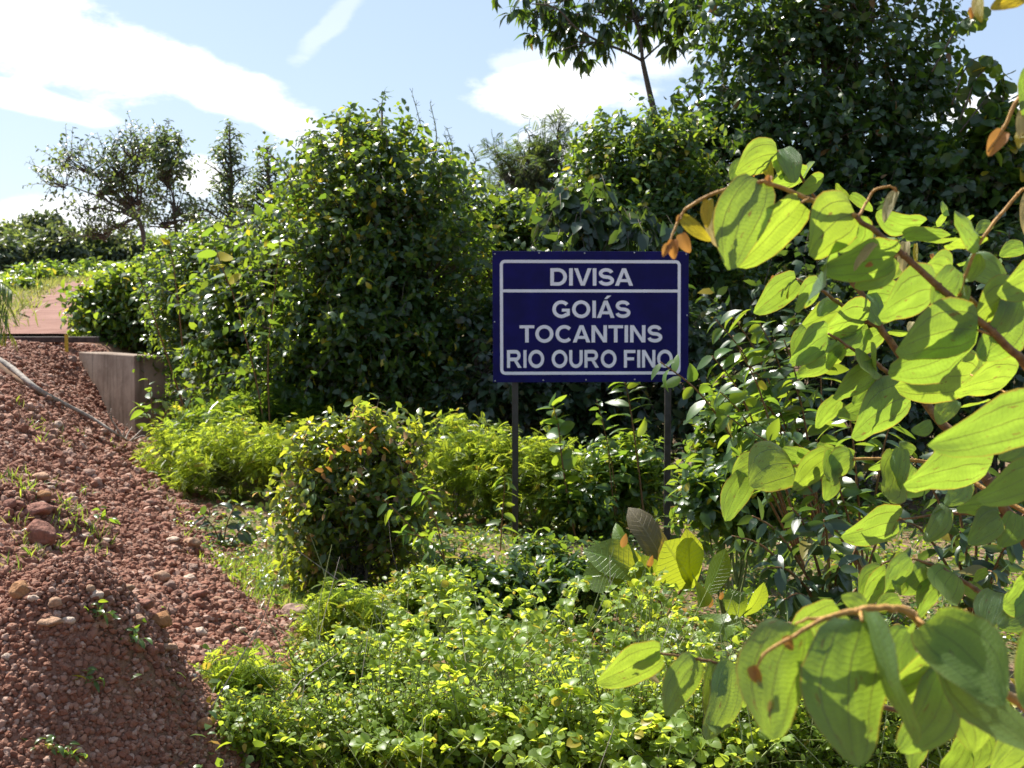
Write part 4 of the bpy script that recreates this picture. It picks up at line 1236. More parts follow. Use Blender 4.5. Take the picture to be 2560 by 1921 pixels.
def clover(u, Y, h, n_stem, per, label, spread=.34, size=.047, group='round-leafed herbs in the foreground', lean=(0, 0)):
    x = (u - 1280) / F * Y
    base = Vector((x, Y, hz(x, Y)))
    root = thing('round_leafed_herb', base, label, 'herb', group)
    st = Build()
    for s in range(n_stem):
        a = s * 2.4 + random.uniform(-.4, .4)
        r = spread * math.sqrt((s + .5) / n_stem) * random.uniform(.8, 1.15)
        hh = h * random.uniform(.72, 1.05) * (1 - .25 * r / spread)
        tip = npv(base) + [math.cos(a) * r + lean[0] * hh, math.sin(a) * r * .9 + lean[1] * hh, hh]
        q = smooth([npv(base), npv(base) * .55 + tip * .45 + [0, 0, .12 * hh], tip * .8 + npv(base) * .2 + [0, 0, .08 * hh], tip], 5)
        st.tube(q, np.linspace(.0042, .0018, len(q)), 4)
        tv = unit(np.gradient(q, axis=0))
        for i in range(per):
            t = .30 + .70 * (i + .7) / per
            f = min(t, 1) * (len(q) - 1); k = min(int(f), len(q) - 2); p = q[k] * (1 - f + k) + q[k + 1] * (f - k)
            an = i * 2.4 + s
            d = unit(npv((math.cos(an), math.sin(an), .25)) + tv[k] * .5)
            nr = unit(npv((0, -.15, 1)) + rng.normal(size=3) * .38)
            leaf_object('leaf', LM_clover[random.randrange(6)], root, p, d, nr, size * random.uniform(.75, 1.15))
        if s % 4 == 0:
            leaf_object('flower', FLOWER, root, q[-1], (random.uniform(-1, 1), random.uniform(-1, 1), .4), (0, -.5, .8), .017)
    st.obj('stem', M['palegreen'], root)
    return root


CL = 'round-leafed yellow-flowered herb among its like in the foreground thicket'
spots = [(900, 5.3, .50), (1010, 5.6, .55), (1160, 5.9, .62), (1270, 5.5, .55), (1390, 5.9, .66), (1500, 5.5, .60), (1640, 5.7, .68),
         (1060, 4.9, .50), (1210, 5.0, .54), (1360, 4.9, .55), (1500, 4.8, .55), (1640, 4.7, .55), (1720, 5.1, .56), (1810, 4.8, .55),
         (800, 4.6, .38), (900, 4.35, .42), (1050, 4.3, .46), (1200, 4.3, .48), (1350, 4.2, .48), (1500, 4.15, .50), (1650, 4.1, .50), (1800, 4.2, .50), (1950, 4.4, .55), (2080, 4.6, .5), (2220, 4.8, .5)]
for i, (u, Y, h) in enumerate(spots):
    row, k = ('back', i) if i < 7 else (('middle', i - 7) if i < 14 else ('front', i - 14))
    lb = 'round-leafed yellow-flowered herb, %s from the left in the %s row of the foreground thicket' % (('first', 'second', 'third', 'fourth', 'fifth', 'sixth', 'seventh', 'eighth', 'ninth', 'tenth', 'eleventh')[k], row)
    clover(u + random.uniform(-25, 25), Y, h * random.uniform(.75, 1.2) * (.70 if row == 'back' else .95), 9, 8, lb)
clover(1110, 6.3, .50, 9, 6, 'round-leafed herb standing apart, topmost left of the foreground thicket', .16)
clover(2440, 4.2, .82, 12, 6, 'taller round-leafed herb showing between the bilobed leaves at right', .22, .045)
clover(1620, 6.1, .60, 10, 6, 'round-leafed herb reaching up before the broad-leafed plant', .2)

def stalks(name, n, box, h, mat):
    """thin pale stems standing and lying criss-cross through the herbs"""
    x, y = rng.uniform(box[0], box[1], n), rng.uniform(box[2], box[3], n)
    a = np.stack([x, y, height(x, y)], 1)
    d = rng.normal(size=(n, 3)) * npv((.55, .4, .0)) + [0, 0, 1]
    e = a + unit(d) * (h * rng.uniform(.5, 1.25, n))[:, None]
    m_ = (a + e) / 2 + rng.normal(size=(n, 3)) * npv((.03, .03, .02)) + [0, 0, .03]
    b = Build(); b.threads(a, m_, e, .0028, .0012)
    return b.obj(name, M[mat], None, 'stuff')


stalks('pale_stalks', 170, (-.95, 2.0, 3.8, 5.9), .62, 'palegreen')
stalks('dry_stalks', 60, (-1.1, 2.2, 3.8, 7.5), .55, 'dead')
HG = 'pointed-leafed herbs in the foreground'
hs = [(690, 4.6, 110, 55, 1860), (610, 4.35, 80, 45, 1905), (880, 5.0, 120, 60, 1735), (960, 4.4, 190, 90, 1870), (1250, 4.4, 220, 100, 1860), (1500, 4.4, 220, 110, 1860), (1750, 4.4, 220, 100, 1870), (1990, 4.5, 200, 100, 1850), (2250, 4.6, 200, 100, 1830)]
lbs = ['pointed-leafed herb at the left end, beside the gravel heap', 'low pointed-leafed herb nearest the gravel heap at the bottom edge', 'pointed-leafed herb behind the left end of the thicket', 'pointed-leafed herb mass at bottom left of the thicket', 'pointed-leafed herb mass at the bottom middle', 'pointed-leafed herb mass left of the hanging near leaves', 'pointed-leafed herb mass under the large near leaves', 'pointed-leafed herb mass below the near branch', 'pointed-leafed herb mass at bottom right']
for (u, Y, ru, rv, v), lb in zip(hs, lbs):
    herb(lb, u, v, ru, rv, Y, 560, per=7, tl=.16, size=.034, tmpl=T_HEX, mat='yellow', name='pointed_leafed_herb', cat='herb', group=HG)
herb('yellow-green feathery herb between the gravel and the thicket', 870, 1580, 80, 45, 5.9, 260, size=.06, tl=.15, name='feathery_herb', cat='herb')
herb('yellow-green herb in front of the dark foot of the orange-tinged bush', 1060, 1540, 80, 60, 6.6, 360, size=.045, tl=.15, tmpl=T_OVAL, name='feathery_herb', cat='herb')
herb('small feathery herb at the left tip of the thicket, over a grey stick', 600, 1730, 60, 26, 4.7, 110, size=.055, tl=.14, name='feathery_herb', cat='herb')
for u, v, Y, lb in ((1160, 1480, 7.2, 'leafy herb right of the arching sapling'), (1240, 1500, 7.0, 'leafy herb in front of the left sign post'), (1340, 1440, 7.6, 'leafy herb on the clearing floor between the posts'), (1450, 1480, 7.0, 'leafy herb left of the broad-leafed plant')):
    herb(lb, u, v, 70, 45, Y, 170, per=6, tl=.14, size=.07, tmpl=T_OVAL, mat='mid', name='leafy_herb', cat='herb', group='leafy herbs on the clearing floor')

# ------------------------------------------------------------------ the near shrub with large bilobed leaves
def lobe_mesh(mat, fold, curl, skew, cup, seed, wid=.27):
    rs = random.Random(seed)
    st = [.05, .13, .24, .37, .5, .63, .75, .86, .95]
    t = blade_template(st, wid, fold, curl, lambda t: (math.sin(math.pi * min(1, t ** .74 * .97 + .02)) ** .62), 3, skew, 0, cup)
    v = t[0].copy()
    v[:, 2] += .022 * np.sin(v[:, 1] * 9 + rs.random() * 6) * (np.abs(t[2][:, 0]) > .5) + .012 * np.sin(v[:, 0] * 21 + v[:, 1] * 13 + rs.random() * 6)
    # heart-shaped foot
    k = (t[2][:, 1] < .14) & (np.abs(t[2][:, 0]) > .3)
    v[k, 1] -= .05 * np.abs(t[2][k, 0])
    return make_mesh('leaf', v, t[1], M[mat], True, None, t[2])


LOBE_L = [lobe_mesh('lobe', f, c, s, q, i) for i, (f, c, s, q) in enumerate(((.10, .35, .075, .15), (.16, .6, .06, .1), (.05, .25, .085, .25)))]
LOBE_R = [lobe_mesh('lobe', f, c, -s, q, 10 + i) for i, (f, c, s, q) in enumerate(((.10, .35, .075, .15), (.16, .6, .06, .1), (.05, .25, .085, .25)))]
YOUNG = [lobe_mesh('lobe_young', .3, .5, .02, .1, 21, .2)]
PALE = [lobe_mesh('lobe_pale', .35, .6, .03, .1, 31, .2)]
BUD = [lobe_mesh('bud', .9, .6, .0, .1, 41, .24)]

shrub = thing('bilobed_leafed_shrub', (1.75, 2.1, hz(1.75, 2.1)), 'near shrub with large translucent bilobed leaves on brown branches at right', 'shrub')


def branch(pts, r0, r1, mat='brownstem'):
    q = smooth([P(u, v, Y) for u, v, Y in pts], 5)
    q[1:-1] += rng.normal(size=(len(q) - 2, 3)) * r1 * .25
    b = Build(); b.tube(q, np.linspace(r0, r1, len(q)), 8)
    for k in range(5, len(q) - 2, 5):       # swollen joints
        b.tube([q[k] - (q[k + 1] - q[k]) * .25, q[k], q[k] + (q[k + 1] - q[k]) * .25], [r1 * 1.1, (r0 + (r1 - r0) * k / len(q)) * 1.35, r1 * 1.1], 8)
    b.obj('branch', M[mat], shrub)


branch([(2760, 1050, 1.75), (2640, 960, 1.65), (2560, 905, 1.6), (2480, 830, 1.57), (2350, 720, 1.56), (2260, 640, 1.55), (2140, 540, 1.54)], .0068, .0034)
branch([(2140, 540, 1.54), (2020, 497, 1.52), (1925, 460, 1.50), (1903, 455, 1.50)], .0034, .0024, 'palestem')
branch([(1903, 455, 1.50), (1795, 480, 1.50), (1725, 515, 1.50), (1700, 545, 1.50), (1672, 610, 1.49), (1657, 638, 1.49)], .0024, .0012, 'palestem')
branch([(2700, 1620, 2.1), (2580, 1380, 2.3), (2523, 1292, 2.3), (2471, 1204, 2.3), (2395, 1103, 2.35), (2309, 997, 2.4), (2260, 904, 2.4), (2197, 814, 2.4), (2147, 726, 2.4), (2097, 669, 2.4), (2070, 640, 2.4)], .0125, .0042)
branch([(2070, 640, 2.4), (2105, 600, 2.35), (2085, 560, 2.3), (2010, 455, 2.25), (1983, 395, 2.2)], .004, .0022)
branch([(1983, 395, 2.2), (1940, 378, 2.2), (1905, 385, 2.2), (1880, 432, 2.2)], .0020, .0009, 'palestem')
branch([(1945, 378, 2.2), (1880, 376, 2.2), (1862, 400, 2.2)], .0015, .0009, 'palestem')
branch([(2197, 814, 2.4), (2165, 805, 2.38), (2093, 755, 2.35), (2052, 726, 2.3), (1991, 698, 2.3)], .005, .0022)
branch([(1991, 698, 2.3), (1955, 682, 2.3), (1938, 690, 2.3)], .002, .001)
branch([(2309, 997, 2.4), (2290, 986, 2.38), (2222, 934, 2.35), (2181, 902, 2.33), (2143, 880, 2.3), (2070, 834, 2.3)], .006, .0024)
branch([(2600, 1300, 2.3), (2480, 1235, 2.35), (2380, 1172, 2.4), (2290, 1152, 2.4), (2135, 1148, 2.4), (1985, 1165, 2.4), (1875, 1185, 2.4)], .005, .0016, 'palestem')
branch([(2521, 1294, 2.3), (2455, 1286, 2.3), (2365, 1284, 2.3), (2306, 1292, 2.3), (2248, 1299, 2.3)], .004, .0015)
branch([(2248, 1299, 2.3), (2230, 1312, 2.3), (2226, 1328, 2.3)], .002, .0012, 'palestem')
branch([(2760, 1700, 2.0), (2560, 1560, 2.0), (2440, 1475, 2.05), (2360, 1425, 2.05), (2280, 1397, 2.05)], .006, .002)
branch([(2850, 2050, 1.5), (2620, 1820, 1.2), (2450, 1690, 1.1), (2330, 1600, 1.06), (2285, 1541, 1.05), (2230, 1521, 1.05), (2140, 1527, 1.05), (2060, 1547, 1.04)], .0048, .0024, 'palestem')
branch([(2060, 1547, 1.04), (1988, 1588, 1.03), (1910, 1638, 1.02), (1885, 1690, 1.02)], .0022, .0010, 'palestem')
branch([(2060, 1547, 1.04), (2020, 1548, 1.04), (1988, 1562, 1.04)], .0016, .0010, 'palestem')
branch([(2850, 2000, 1.9), (2500, 1850, 1.75), (2100, 1740, 1.65), (1900, 1690, 1.62), (1800, 1660, 1.6), (1742, 1648, 1.6), (1651, 1634, 1.6)], .004, .0015)
branch([(2148, 540, 1.54), (2165, 510, 1.55), (2187, 476, 1.55), (2225, 467, 1.55), (2240, 478, 1.55)], .0019, .0013, 'palestem')
branch([(2620, 1000, 1.65), (2450, 770, 1.62), (2400, 738, 1.6), (2410, 700, 1.6), (2450, 605, 1.6), (2545, 485, 1.6), (2575, 475, 1.6)], .0032, .0018, 'palestem')
branch([(2800, 700, 1.6), (2640, 330, 1.45), (2560, 240, 1.42), (2510, 320, 1.42), (2470, 380, 1.42)], .004, .0013, 'palestem')
branch([(2760, 500, 1.5), (2620, 60, 1.45), (2520, -40, 1.42), (2450, -10, 1.42), (2432, 35, 1.42)], .004, .0013, 'palestem')
for pts in ([(2003, 507, 1.5), (2022, 497, 1.52)], [(2445, 826, 1.56), (2480, 838, 1.57)], [(2236, 643, 1.54), (2250, 634, 1.55)], [(2278, 988, 2.35), (2300, 990, 2.4)], [(2110, 870, 2.3), (2125, 868, 2.3)], [(2427, 937, 2.2), (2520, 985, 2.0), (2600, 1010, 1.9)], [(2156, 1553, 1.03), (2150, 1527, 1.05)], [(2310, 1560, 1.03), (2288, 1543, 1.05)]):
    b = Build(); b.tube([P(*p) for p in pts], .0016, 6); b.obj('petiole', M['palestem'], shrub)

# foot and tip in the photograph, distance of each, side of the bulge, roll, width
LV = [
    (1903, 453, 1841, 668, 1.50, 1.46, 'L', .15, 1.0), (2003, 507, 1884, 692, 1.52, 1.50, 'L', -.2, .98), (2138, 534, 2040, 640, 1.54, 1.50, 'L', .1, 1.55), (2138, 536, 2088, 645, 1.56, 1.60, 'R', .3, 1.3),
    (2092, 640, 1990, 680, 1.60, 1.50, 'L', 2.3, 1.3), (1945, 385, 1850, 436, 2.2, 2.15, 'L', .2, 1.1), (1862, 400, 1826, 450, 2.2, 2.2, 'L', .7, 1.0), (1958, 372, 1985, 440, 2.2, 2.15, 'R', .3, .9), (1958, 376, 1962, 428, 2.2, 2.25, 'L', .1, .9),
    (2010, 440, 1940, 470, 2.25, 2.2, 'L', -.3, 1.1), (2005, 447, 2036, 428, 2.25, 2.3, 'R', .2, 1.2), (2053, 462, 1998, 488, 2.25, 2.2, 'L', -.2, 1.1), (1970, 430, 1934, 464, 2.25, 2.25, 'L', .9, 1.0), (1940, 400, 1962, 450, 2.2, 2.2, 'R', -.3, 1.0),
    (2121, 497, 2093, 455, 2.2, 2.2, 'L', 2.4, 1.0), (2125, 488, 2178, 537, 2.2, 2.2, 'R', .5, .8), (2303, 562, 2208, 562, 1.9, 1.85, 'R', -.3, .9), (2262, 596, 2373, 600, 1.9, 1.85, 'R', .3, .9), (2290, 600, 2402, 618, 1.92, 1.9, 'R', .9, .8),
    (2450, 612, 2368, 580, 1.62, 1.6, 'L', 2.2, 1.5), (2452, 612, 2406, 528, 1.6, 1.55, 'R', .9, .8), (2165, 570, 2155, 655, 2.0, 1.95, 'L', .6, 1.1), (2236, 643, 2094, 706, 1.54, 1.48, 'L', -.1, .95), (2236, 645, 2140, 722, 1.55, 1.55, 'R', .5, .9), (2168, 735, 2262, 762, 2.4, 2.4, 'R', .1, 1.5), (2168, 735, 2205, 800, 2.4, 2.35, 'L', -.3, 1.2),
    (2338, 722, 2222, 800, 1.7, 1.62, 'L', .1, 1.05), (2395, 675, 2352, 790, 1.58, 1.55, 'L', .1, .95), (2412, 712, 2370, 790, 1.6, 1.6, 'R', 1.0, .9), (2418, 706, 2452, 642, 1.6, 1.62, 'R', 2.4, 1.0), (2415, 655, 2508, 712, 1.9, 1.85, 'R', -.2, 1.1), (2415, 655, 2500, 690, 1.95, 2.0, 'L', .9, .9),
    (2545, 735, 2450, 805, 1.6, 1.55, 'L', .2, 1.1), (2560, 730, 2480, 900, 1.6, 1.55, 'R', -.1, 1.15), (2600, 690, 2535, 745, 1.55, 1.5, 'L', .2, 1.2), (2375, 690, 2330, 665, 1.75, 1.7, 'L', .5, 1.2), (2330, 720, 2300, 770, 1.9, 1.9, 'L', .7, 1.2),
    (1991, 700, 1913, 790, 2.3, 2.25, 'L', .1, 1.0), (2050, 718, 1998, 780, 2.3, 2.25, 'L', -.1, 1.25), (2090, 755, 2042, 788, 2.35, 2.35, 'L', .9, 1.2), (2105, 775, 2026, 828, 2.4, 2.35, 'L', .2, 1.1), (2165, 806, 2068, 840, 2.38, 2.3, 'L', -.1, 1.3), (2165, 808, 2103, 878, 2.4, 2.35, 'R', .3, 1.1), (2205, 830, 2108, 884, 2.4, 2.4, 'R', .1, .95),
    (2018, 825, 1993, 916, 2.3, 2.25, 'L', -.2, .9), (2027, 838, 2003, 917, 2.3, 2.3, 'L', 2.4, 1.0), (2068, 833, 2014, 913, 2.3, 2.22, 'L', .1, 1.05), (2095, 863, 2003, 942, 2.3, 2.28, 'R', .2, .85), (2112, 870, 2058, 910, 2.3, 2.3, 'R', -.2, 1.4), (2165, 884, 2148, 950, 2.3, 2.25, 'L', 2.5, 1.5), (2178, 856, 2176, 938, 2.3, 2.3, 'R', 1.25, .8), (2192, 926, 2104, 1006, 2.32, 2.26, 'L', -.1, 1.0), (2192, 930, 2130, 1015, 2.34, 2.34, 'R', .6, .8),
    (2278, 988, 2152, 1100, 2.38, 2.28, 'L', .1, 1.05), (2100, 1000, 2050, 1075, 2.4, 2.38, 'L', -.1, 1.1), (2180, 1005, 2100, 1040, 2.4, 2.38, 'R', .5, .9), (2445, 825, 2262, 890, 1.56, 1.50, 'L', .15, 1.05), (2445, 827, 2252, 957, 1.57, 1.52, 'R', -.15, .92), (2427, 937, 2292, 1002, 2.1, 2.0, 'L', 0, 1.05), (2535, 942, 2407, 998, 2.0, 1.92, 'L', -.2, 1.05), (2500, 912, 2455, 900, 2.1, 2.1, 'R', 2.4, 1.6),
    (2640, 1020, 2395, 1165, 1.35, 1.28, 'L', 0, .80), (2480, 1160, 2285, 1232, 1.7, 1.62, 'L', -.05, .95), (2392, 1116, 2288, 1196, 2.2, 2.15, 'L', 2.6, 1.1), (2610, 1180, 2488, 1272, 1.5, 1.45, 'L', .1, 1.0), (2498, 1266, 2402, 1282, 2.2, 2.15, 'L', -.2, 1.2), (2420, 1200, 2360, 1262, 2.0, 2.0, 'R', .8, 1.1), (2247, 1300, 2142, 1370, 2.3, 2.22, 'L', -.05, 1.1), (2366, 1266, 2318, 1348, 2.3, 2.25, 'R', .8, .8), (2360, 1280, 2300, 1325, 2.3, 2.3, 'L', 2.3, 1.1), (2500, 1290, 2448, 1362, 2.2, 2.15, 'L', .2, 1.4), (2540, 1285, 2500, 1370, 2.2, 2.2, 'R', .5, 1.2),
    (1874, 1184, 1824, 1304, 2.4, 2.36, 'L', .2, .95), (1905, 1150, 1836, 1190, 2.4, 2.38, 'L', .5, 1.2), (1984, 1161, 1888, 1204, 2.4, 2.3, 'L', .9, 1.25), (2022, 1146, 1960, 1126, 2.42, 2.4, 'R', .2, 1.2), (1992, 1164, 1928, 1214, 2.42, 2.4, 'R', .1, 1.1), (2024, 1146, 1996, 1116, 2.4, 2.4, 'L', 2.4, 1.3), (2073, 1140, 2001, 1228, 2.4, 2.34, 'L', .1, 1.0), (2087, 1138, 2040, 1212, 2.38, 2.32, 'L', 2.5, 1.1), (2134, 1140, 2078, 1200, 2.4, 2.34, 'L', .4, 1.0), (2134, 1140, 2084, 1124, 2.4, 2.4, 'R', .2, 1.3), (2075, 1186, 2072, 1252, 2.42, 2.4, 'R', .1, 1.2), (2084, 1133, 2043, 1112, 2.45, 2.45, 'R', 0, 1.5),
    (2240, 1144, 2188, 1260, 2.35, 2.25, 'L', 2.5, 1.0), (2253, 1122, 2224, 1237, 2.33, 2.3, 'R', .8, .7), (2282, 1165, 2224, 1242, 2.38, 2.36, 'R', .2, 1.0), (2230, 1150, 2165, 1165, 2.4, 2.4, 'L', 2.2, 1.0), (2285, 1130, 2250, 1105, 2.4, 2.4, 'R', .2, 1.3),
    (2212, 1430, 2158, 1505, 2.05, 2.0, 'L', .3, 1.1), (2218, 1440, 2174, 1524, 2.05, 1.98, 'L', 0, 1.1), (2262, 1394, 2208, 1490, 2.05, 2.0, 'L', 2.4, 1.0), (2279, 1400, 2226, 1494, 2.03, 1.98, 'L', .1, .95), (2314, 1415, 2254, 1484, 2.05, 2.02, 'R', .3, 1.1), (2384, 1432, 2342, 1534, 2.05, 1.98, 'R', 2.7, 1.2), (2345, 1462, 2306, 1545, 2.06, 2.02, 'L', 0, 1.2), (2410, 1460, 2450, 1510, 2.1, 2.1, 'R', .4, 1.3), (2470, 1430, 2420, 1452, 2.1, 2.1, 'R', 2.3, 1.2), (2560, 1460, 2490, 1510, 1.9, 1.85, 'L', 2.4, 1.2), (2600, 1490, 2510, 1560, 1.9, 1.85, 'R', .8, 1.0), (2490, 1480, 2470, 1565, 2.0, 1.95, 'L', .9, 1.1),
    (1988, 1562, 1948, 1856, 1.04, 1.00, 'L', .05, 1.15), (1990, 1568, 1975, 1850, 1.05, 1.08, 'R', -.5, .95), (2100, 1525, 1990, 1660, 1.36, 1.34, 'L', .1, 1.25), (2156, 1553, 2165, 1925, 1.03, .99, 'L', -.05, 1.12), (2168, 1530, 2236, 1882, 1.02, 1.0, 'R', 1.25, .9), (2276, 1572, 2236, 1745, 1.15, 1.13, 'L', .3, 1.1), (2160, 1528, 2105, 1490, 1.34, 1.34, 'L', .3, 1.2),
    (2372, 1684, 2278, 1890, 1.14, 1.10, 'R', .05, 1.15), (2372, 1684, 2240, 1768, 1.15, 1.12, 'L', -.1, 1.5), (2312, 1560, 2500, 1772, 1.03, 1.0, 'L', 2.75, 1.25), (2316, 1570, 2570, 1925, 1.05, 1.02, 'R', 2.2, .75), (2610, 1580, 2525, 1790, 1.1, 1.08, 'L', 2.5, 1.1), (2400, 1770, 2440, 1890, 1.2, 1.2, 'R', .2, 1.3), (2270, 1580, 2290, 1560, 1.1, 1.1, 'L', .2, 1.3),
    (1651, 1633, 1520, 1735, 1.6, 1.55, 'L', .0, 1.05), (1651, 1632, 1572, 1648, 1.6, 1.58, 'L', .5, 1.0), (1743, 1648, 1682, 1793, 1.6, 1.55, 'L', .1, 1.0), (1804, 1656, 1750, 1850, 1.6, 1.55, 'L', 2.6, .8), (1832, 1656, 1782, 1850, 1.58, 1.52, 'R', .1, .8), (1838, 1690, 1862, 1778, 1.6, 1.6, 'R', .2, 1.0), (1742, 1646, 1725, 1632, 1.6, 1.6, 'L', 2.3, 1.6),
    (2420, 1860, 2330, 1935, 1.5, 1.45, 'L', 2.5, 1.2), (2450, 1830, 2430, 1940, 1.5, 1.5, 'R', .3, 1.2), (2520, 1790, 2480, 1900, 1.5, 1.45, 'L', 2.6, 1.2), (2310, 1830, 2290, 1930, 1.5, 1.45, 'L', .2, 1.3), (2570, 1850, 2500, 1945, 1.4, 1.35, 'L', .2, 1.2), (2400, 1560, 2430, 1640, 1.9, 1.9, 'R', .4, 1.2), (2250, 1500, 2190, 1530, 1.8, 1.8, 'L', .3, 1.2),
    (2590, 300, 2572, 170, 1.42, 1.40, 'L', .2, 1.2), (2390, 1000, 2340, 1060, 2.2, 2.2, 'L', .8, 1.2), (2400, 1020, 2480, 1010, 2.2, 2.2, 'R', .9, .8), (2330, 1060, 2280, 1080, 2.3, 2.3, 'R', .4, 1.2), (2220, 830, 2290, 850, 2.4, 2.4, 'R', .8, 1.1), (2440, 880, 2400, 950, 2.3, 2.3, 'R', .5, 1.1), (2560, 1090, 2500, 1150, 2.0, 2.0, 'R', .6, 1.2), (2330, 800, 2380, 830, 2.2, 2.2, 'L', .9, 1.2),
    (2190, 620, 2240, 600, 2.3, 2.3, 'L', 2.2, 1.2), (2240, 655, 2225, 700, 2.4, 2.4, 'R', .5, 1.3), (2100, 690, 2060, 660, 2.4, 2.4, 'L', .2, 1.2), (2560, 620, 2500, 640, 2.3, 2.3, 'L', .4, 1.2), (2480, 560, 2440, 580, 2.4, 2.4, 'L', .8, 1.3), (2340, 560, 2380, 530, 2.4, 2.4, 'L', .4, 1.3), (2370, 540, 2360, 500, 2.4, 2.4, 'R', .7, 1.1), (2400, 560, 2440, 545, 2.4, 2.4, 'R', .4, 1.0),
]
for k, (u0, v0, u1, v1, Y0, Y1, sd, roll, wd) in enumerate(LV):
    px_leaf(shrub, (LOBE_L if sd == 'L' else LOBE_R)[k % 3], u0, v0, u1, v1, Y0, Y1, roll, wd * 1.12, back=abs(roll) < 1.2)
for u0, v0, u1, v1, Y0, roll, wd in ((1772, 500, 1764, 562, 1.5, .3, 1.1), (1706, 543, 1773, 602, 1.5, .1, .95), (1910, 388, 1930, 452, 2.2, 0, 1.0), (1962, 690, 1966, 745, 2.3, .2, .7), (2555, 325, 2480 + 66, 360, 1.42, .3, 1.0), (2560, -10, 2490, 12, 1.42, .3, 1.2), (2444, -10, 2446, 46, 1.42, .4, 1.0), (1900, 1690, 1925, 1775, 1.03, .1, 1.3), (2290, 610, 2288, 660, 1.95, .2, .5)):
    px_leaf(shrub, YOUNG[0], u0, v0, u1, v1, Y0, Y0 - .02, roll, wd, label='small young yellow leaf')
for u0, v0, u1, v1, Y0, roll, wd in ((1770, 500, 1781, 614, 1.51, .3, .7), (2240, 480, 2206, 545, 1.55, .4, .8), (2265, 605, 2254, 675, 1.95, .2, 1.0), (1612, 1660, 1640, 1712, 1.62, .6, 1.0), (2575, 480, 2558, 585, 1.6, .3, .7), (2425, 1740, 2420, 1805, 1.1, .5, 1.6), (2300, 1600, 2308, 1630, 1.04, .2, 1.4), (2568, 270, 2556, 350, 1.42, .2, 1.0), (2280, 805, 2275, 830, 2.3, .2, 1.2), (2190, 610, 2130, 660, 1.5, .7, .7)):
    px_leaf(shrub, PALE[0], u0, v0, u1, v1, Y0, Y0 - .02, roll, wd, label='pale withered leaf')
for u0, v0, u1, v1, Y0 in ((1703, 585, 1722, 634, 1.5), (1684, 600, 1682, 648, 1.49), (1672, 612, 1657, 640, 1.49), (1700, 540, 1692, 552, 1.5), (1925, 440, 1915, 462, 1.5), (1882, 420, 1884, 442, 2.2), (1936, 690, 1930, 708, 2.3), (2030, 828, 2010, 838, 2.3), (2232, 1310, 2226, 1330, 2.3), (1880, 1665, 1900, 1715, 1.02), (1965, 1590, 1980, 1630, 1.03), (2510, 330, 2470, 385, 1.42), (2235, 470, 2242, 480, 1.55), (1568, 1636, 1552, 1630, 1.6), (2330, 635, 2332, 650, 2.2), (2180, 660, 2165, 665, 1.5), (2390, 712, 2385, 725, 1.58), (2432, 20, 2428, 45, 1.42)):
    px_leaf(shrub, BUD[0], u0, v0, u1, v1, Y0, Y0 - .005, .2, 1.3, name='bud')

# ------------------------------------------------------------------ stones, gravel, grass
def stone_mesh(name, seed, mat, flat=.7, sub=2, rough=.16):
    rs = np.random.default_rng(seed)
    t = (1 + 5 ** .5) / 2
    v = unit(npv([(-1, t, 0), (1, t, 0), (-1, -t, 0), (1, -t, 0), (0, -1, t), (0, 1, t), (0, -1, -t), (0, 1, -t), (t, 0, -1), (t, 0, 1), (-t, 0, -1), (-t, 0, 1)]))
    f = [(0, 11, 5), (0, 5, 1), (0, 1, 7), (0, 7, 10), (0, 10, 11), (1, 5, 9), (5, 11, 4), (11, 10, 2), (10, 7, 6), (7, 1, 8), (3, 9, 4), (3, 4, 2), (3, 2, 6), (3, 6, 8), (3, 8, 9), (4, 9, 5), (2, 4, 11), (6, 2, 10), (8, 6, 7), (9, 8, 1)]
    v = [tuple(p) for p in v]
    for _ in range(sub):
        cache, nf = {}, []

        def mid(a, b_):
            k = (min(a, b_), max(a, b_))
            if k not in cache:
                v.append(tuple(unit((npv(v[a]) + npv(v[b_])) / 2))); cache[k] = len(v) - 1
            return cache[k]
        for a, b_, c in f:
            x, y, z = mid(a, b_), mid(b_, c), mid(c, a)
            nf += [(a, x, z), (b_, y, x), (c, z, y), (x, y, z)]
        f = nf
    v = npv(v)
    r = np.ones(len(v))
    for _ in range(7):                       # knocked-off faces and swells
        d = unit(rs.normal(size=3)); k = v @ d
        h = rs.uniform(.62, .95)
        r = np.minimum(r, np.where(k > h, h / np.maximum(k, 1e-6), 9))
        r = r + rough * .35 * np.sin(v @ rs.normal(size=3) * 2.6 + rs.uniform(0, 6))
    v = v * r[:, None] * npv((1, rs.uniform(.68, .9), flat))
    if name is None: return v, np.array(f)
    return make_mesh(name, v, [np.array(f)], mat, True)


def stone_material(name, cols, rough=.85):
    mt, n, out = material(name)
    at = n.new('ShaderNodeAttribute', attribute_name='rnd'); oi = n.new('ShaderNodeObjectInfo'); tc_ = n.new('ShaderNodeTexCoord')
    r = n.m('FRACT', n.m('ADD', at.outputs['Fac'], oi.outputs['Random']))
    rp = n.new('ShaderNodeValToRGB')
    rp.color_ramp.interpolation = 'LINEAR'
    while len(rp.color_ramp.elements) < len(cols): rp.color_ramp.elements.new(.5)
    for k, c in enumerate(cols):
        rp.color_ramp.elements[k].position = k / (len(cols) - 1); rp.color_ramp.elements[k].color = (*c, 1)
    n.l.new(r, rp.inputs[0])
    f = n.noise(tc_.outputs['Object'], 3.0 if 'boulder' in name else 30, 6, .65)
    c = n.mix(1.0, rp.outputs[0], n.mix(n.ramp(f, .25, .75), (.62, .58, .55), (1.25, 1.2, 1.15)), 'MULTIPLY')
    n.l.new(principled(n, c, rough, .3, bump(n, f, .5, .05 if 'boulder' in name else .006)).outputs[0], out.inputs[0])
    return mt


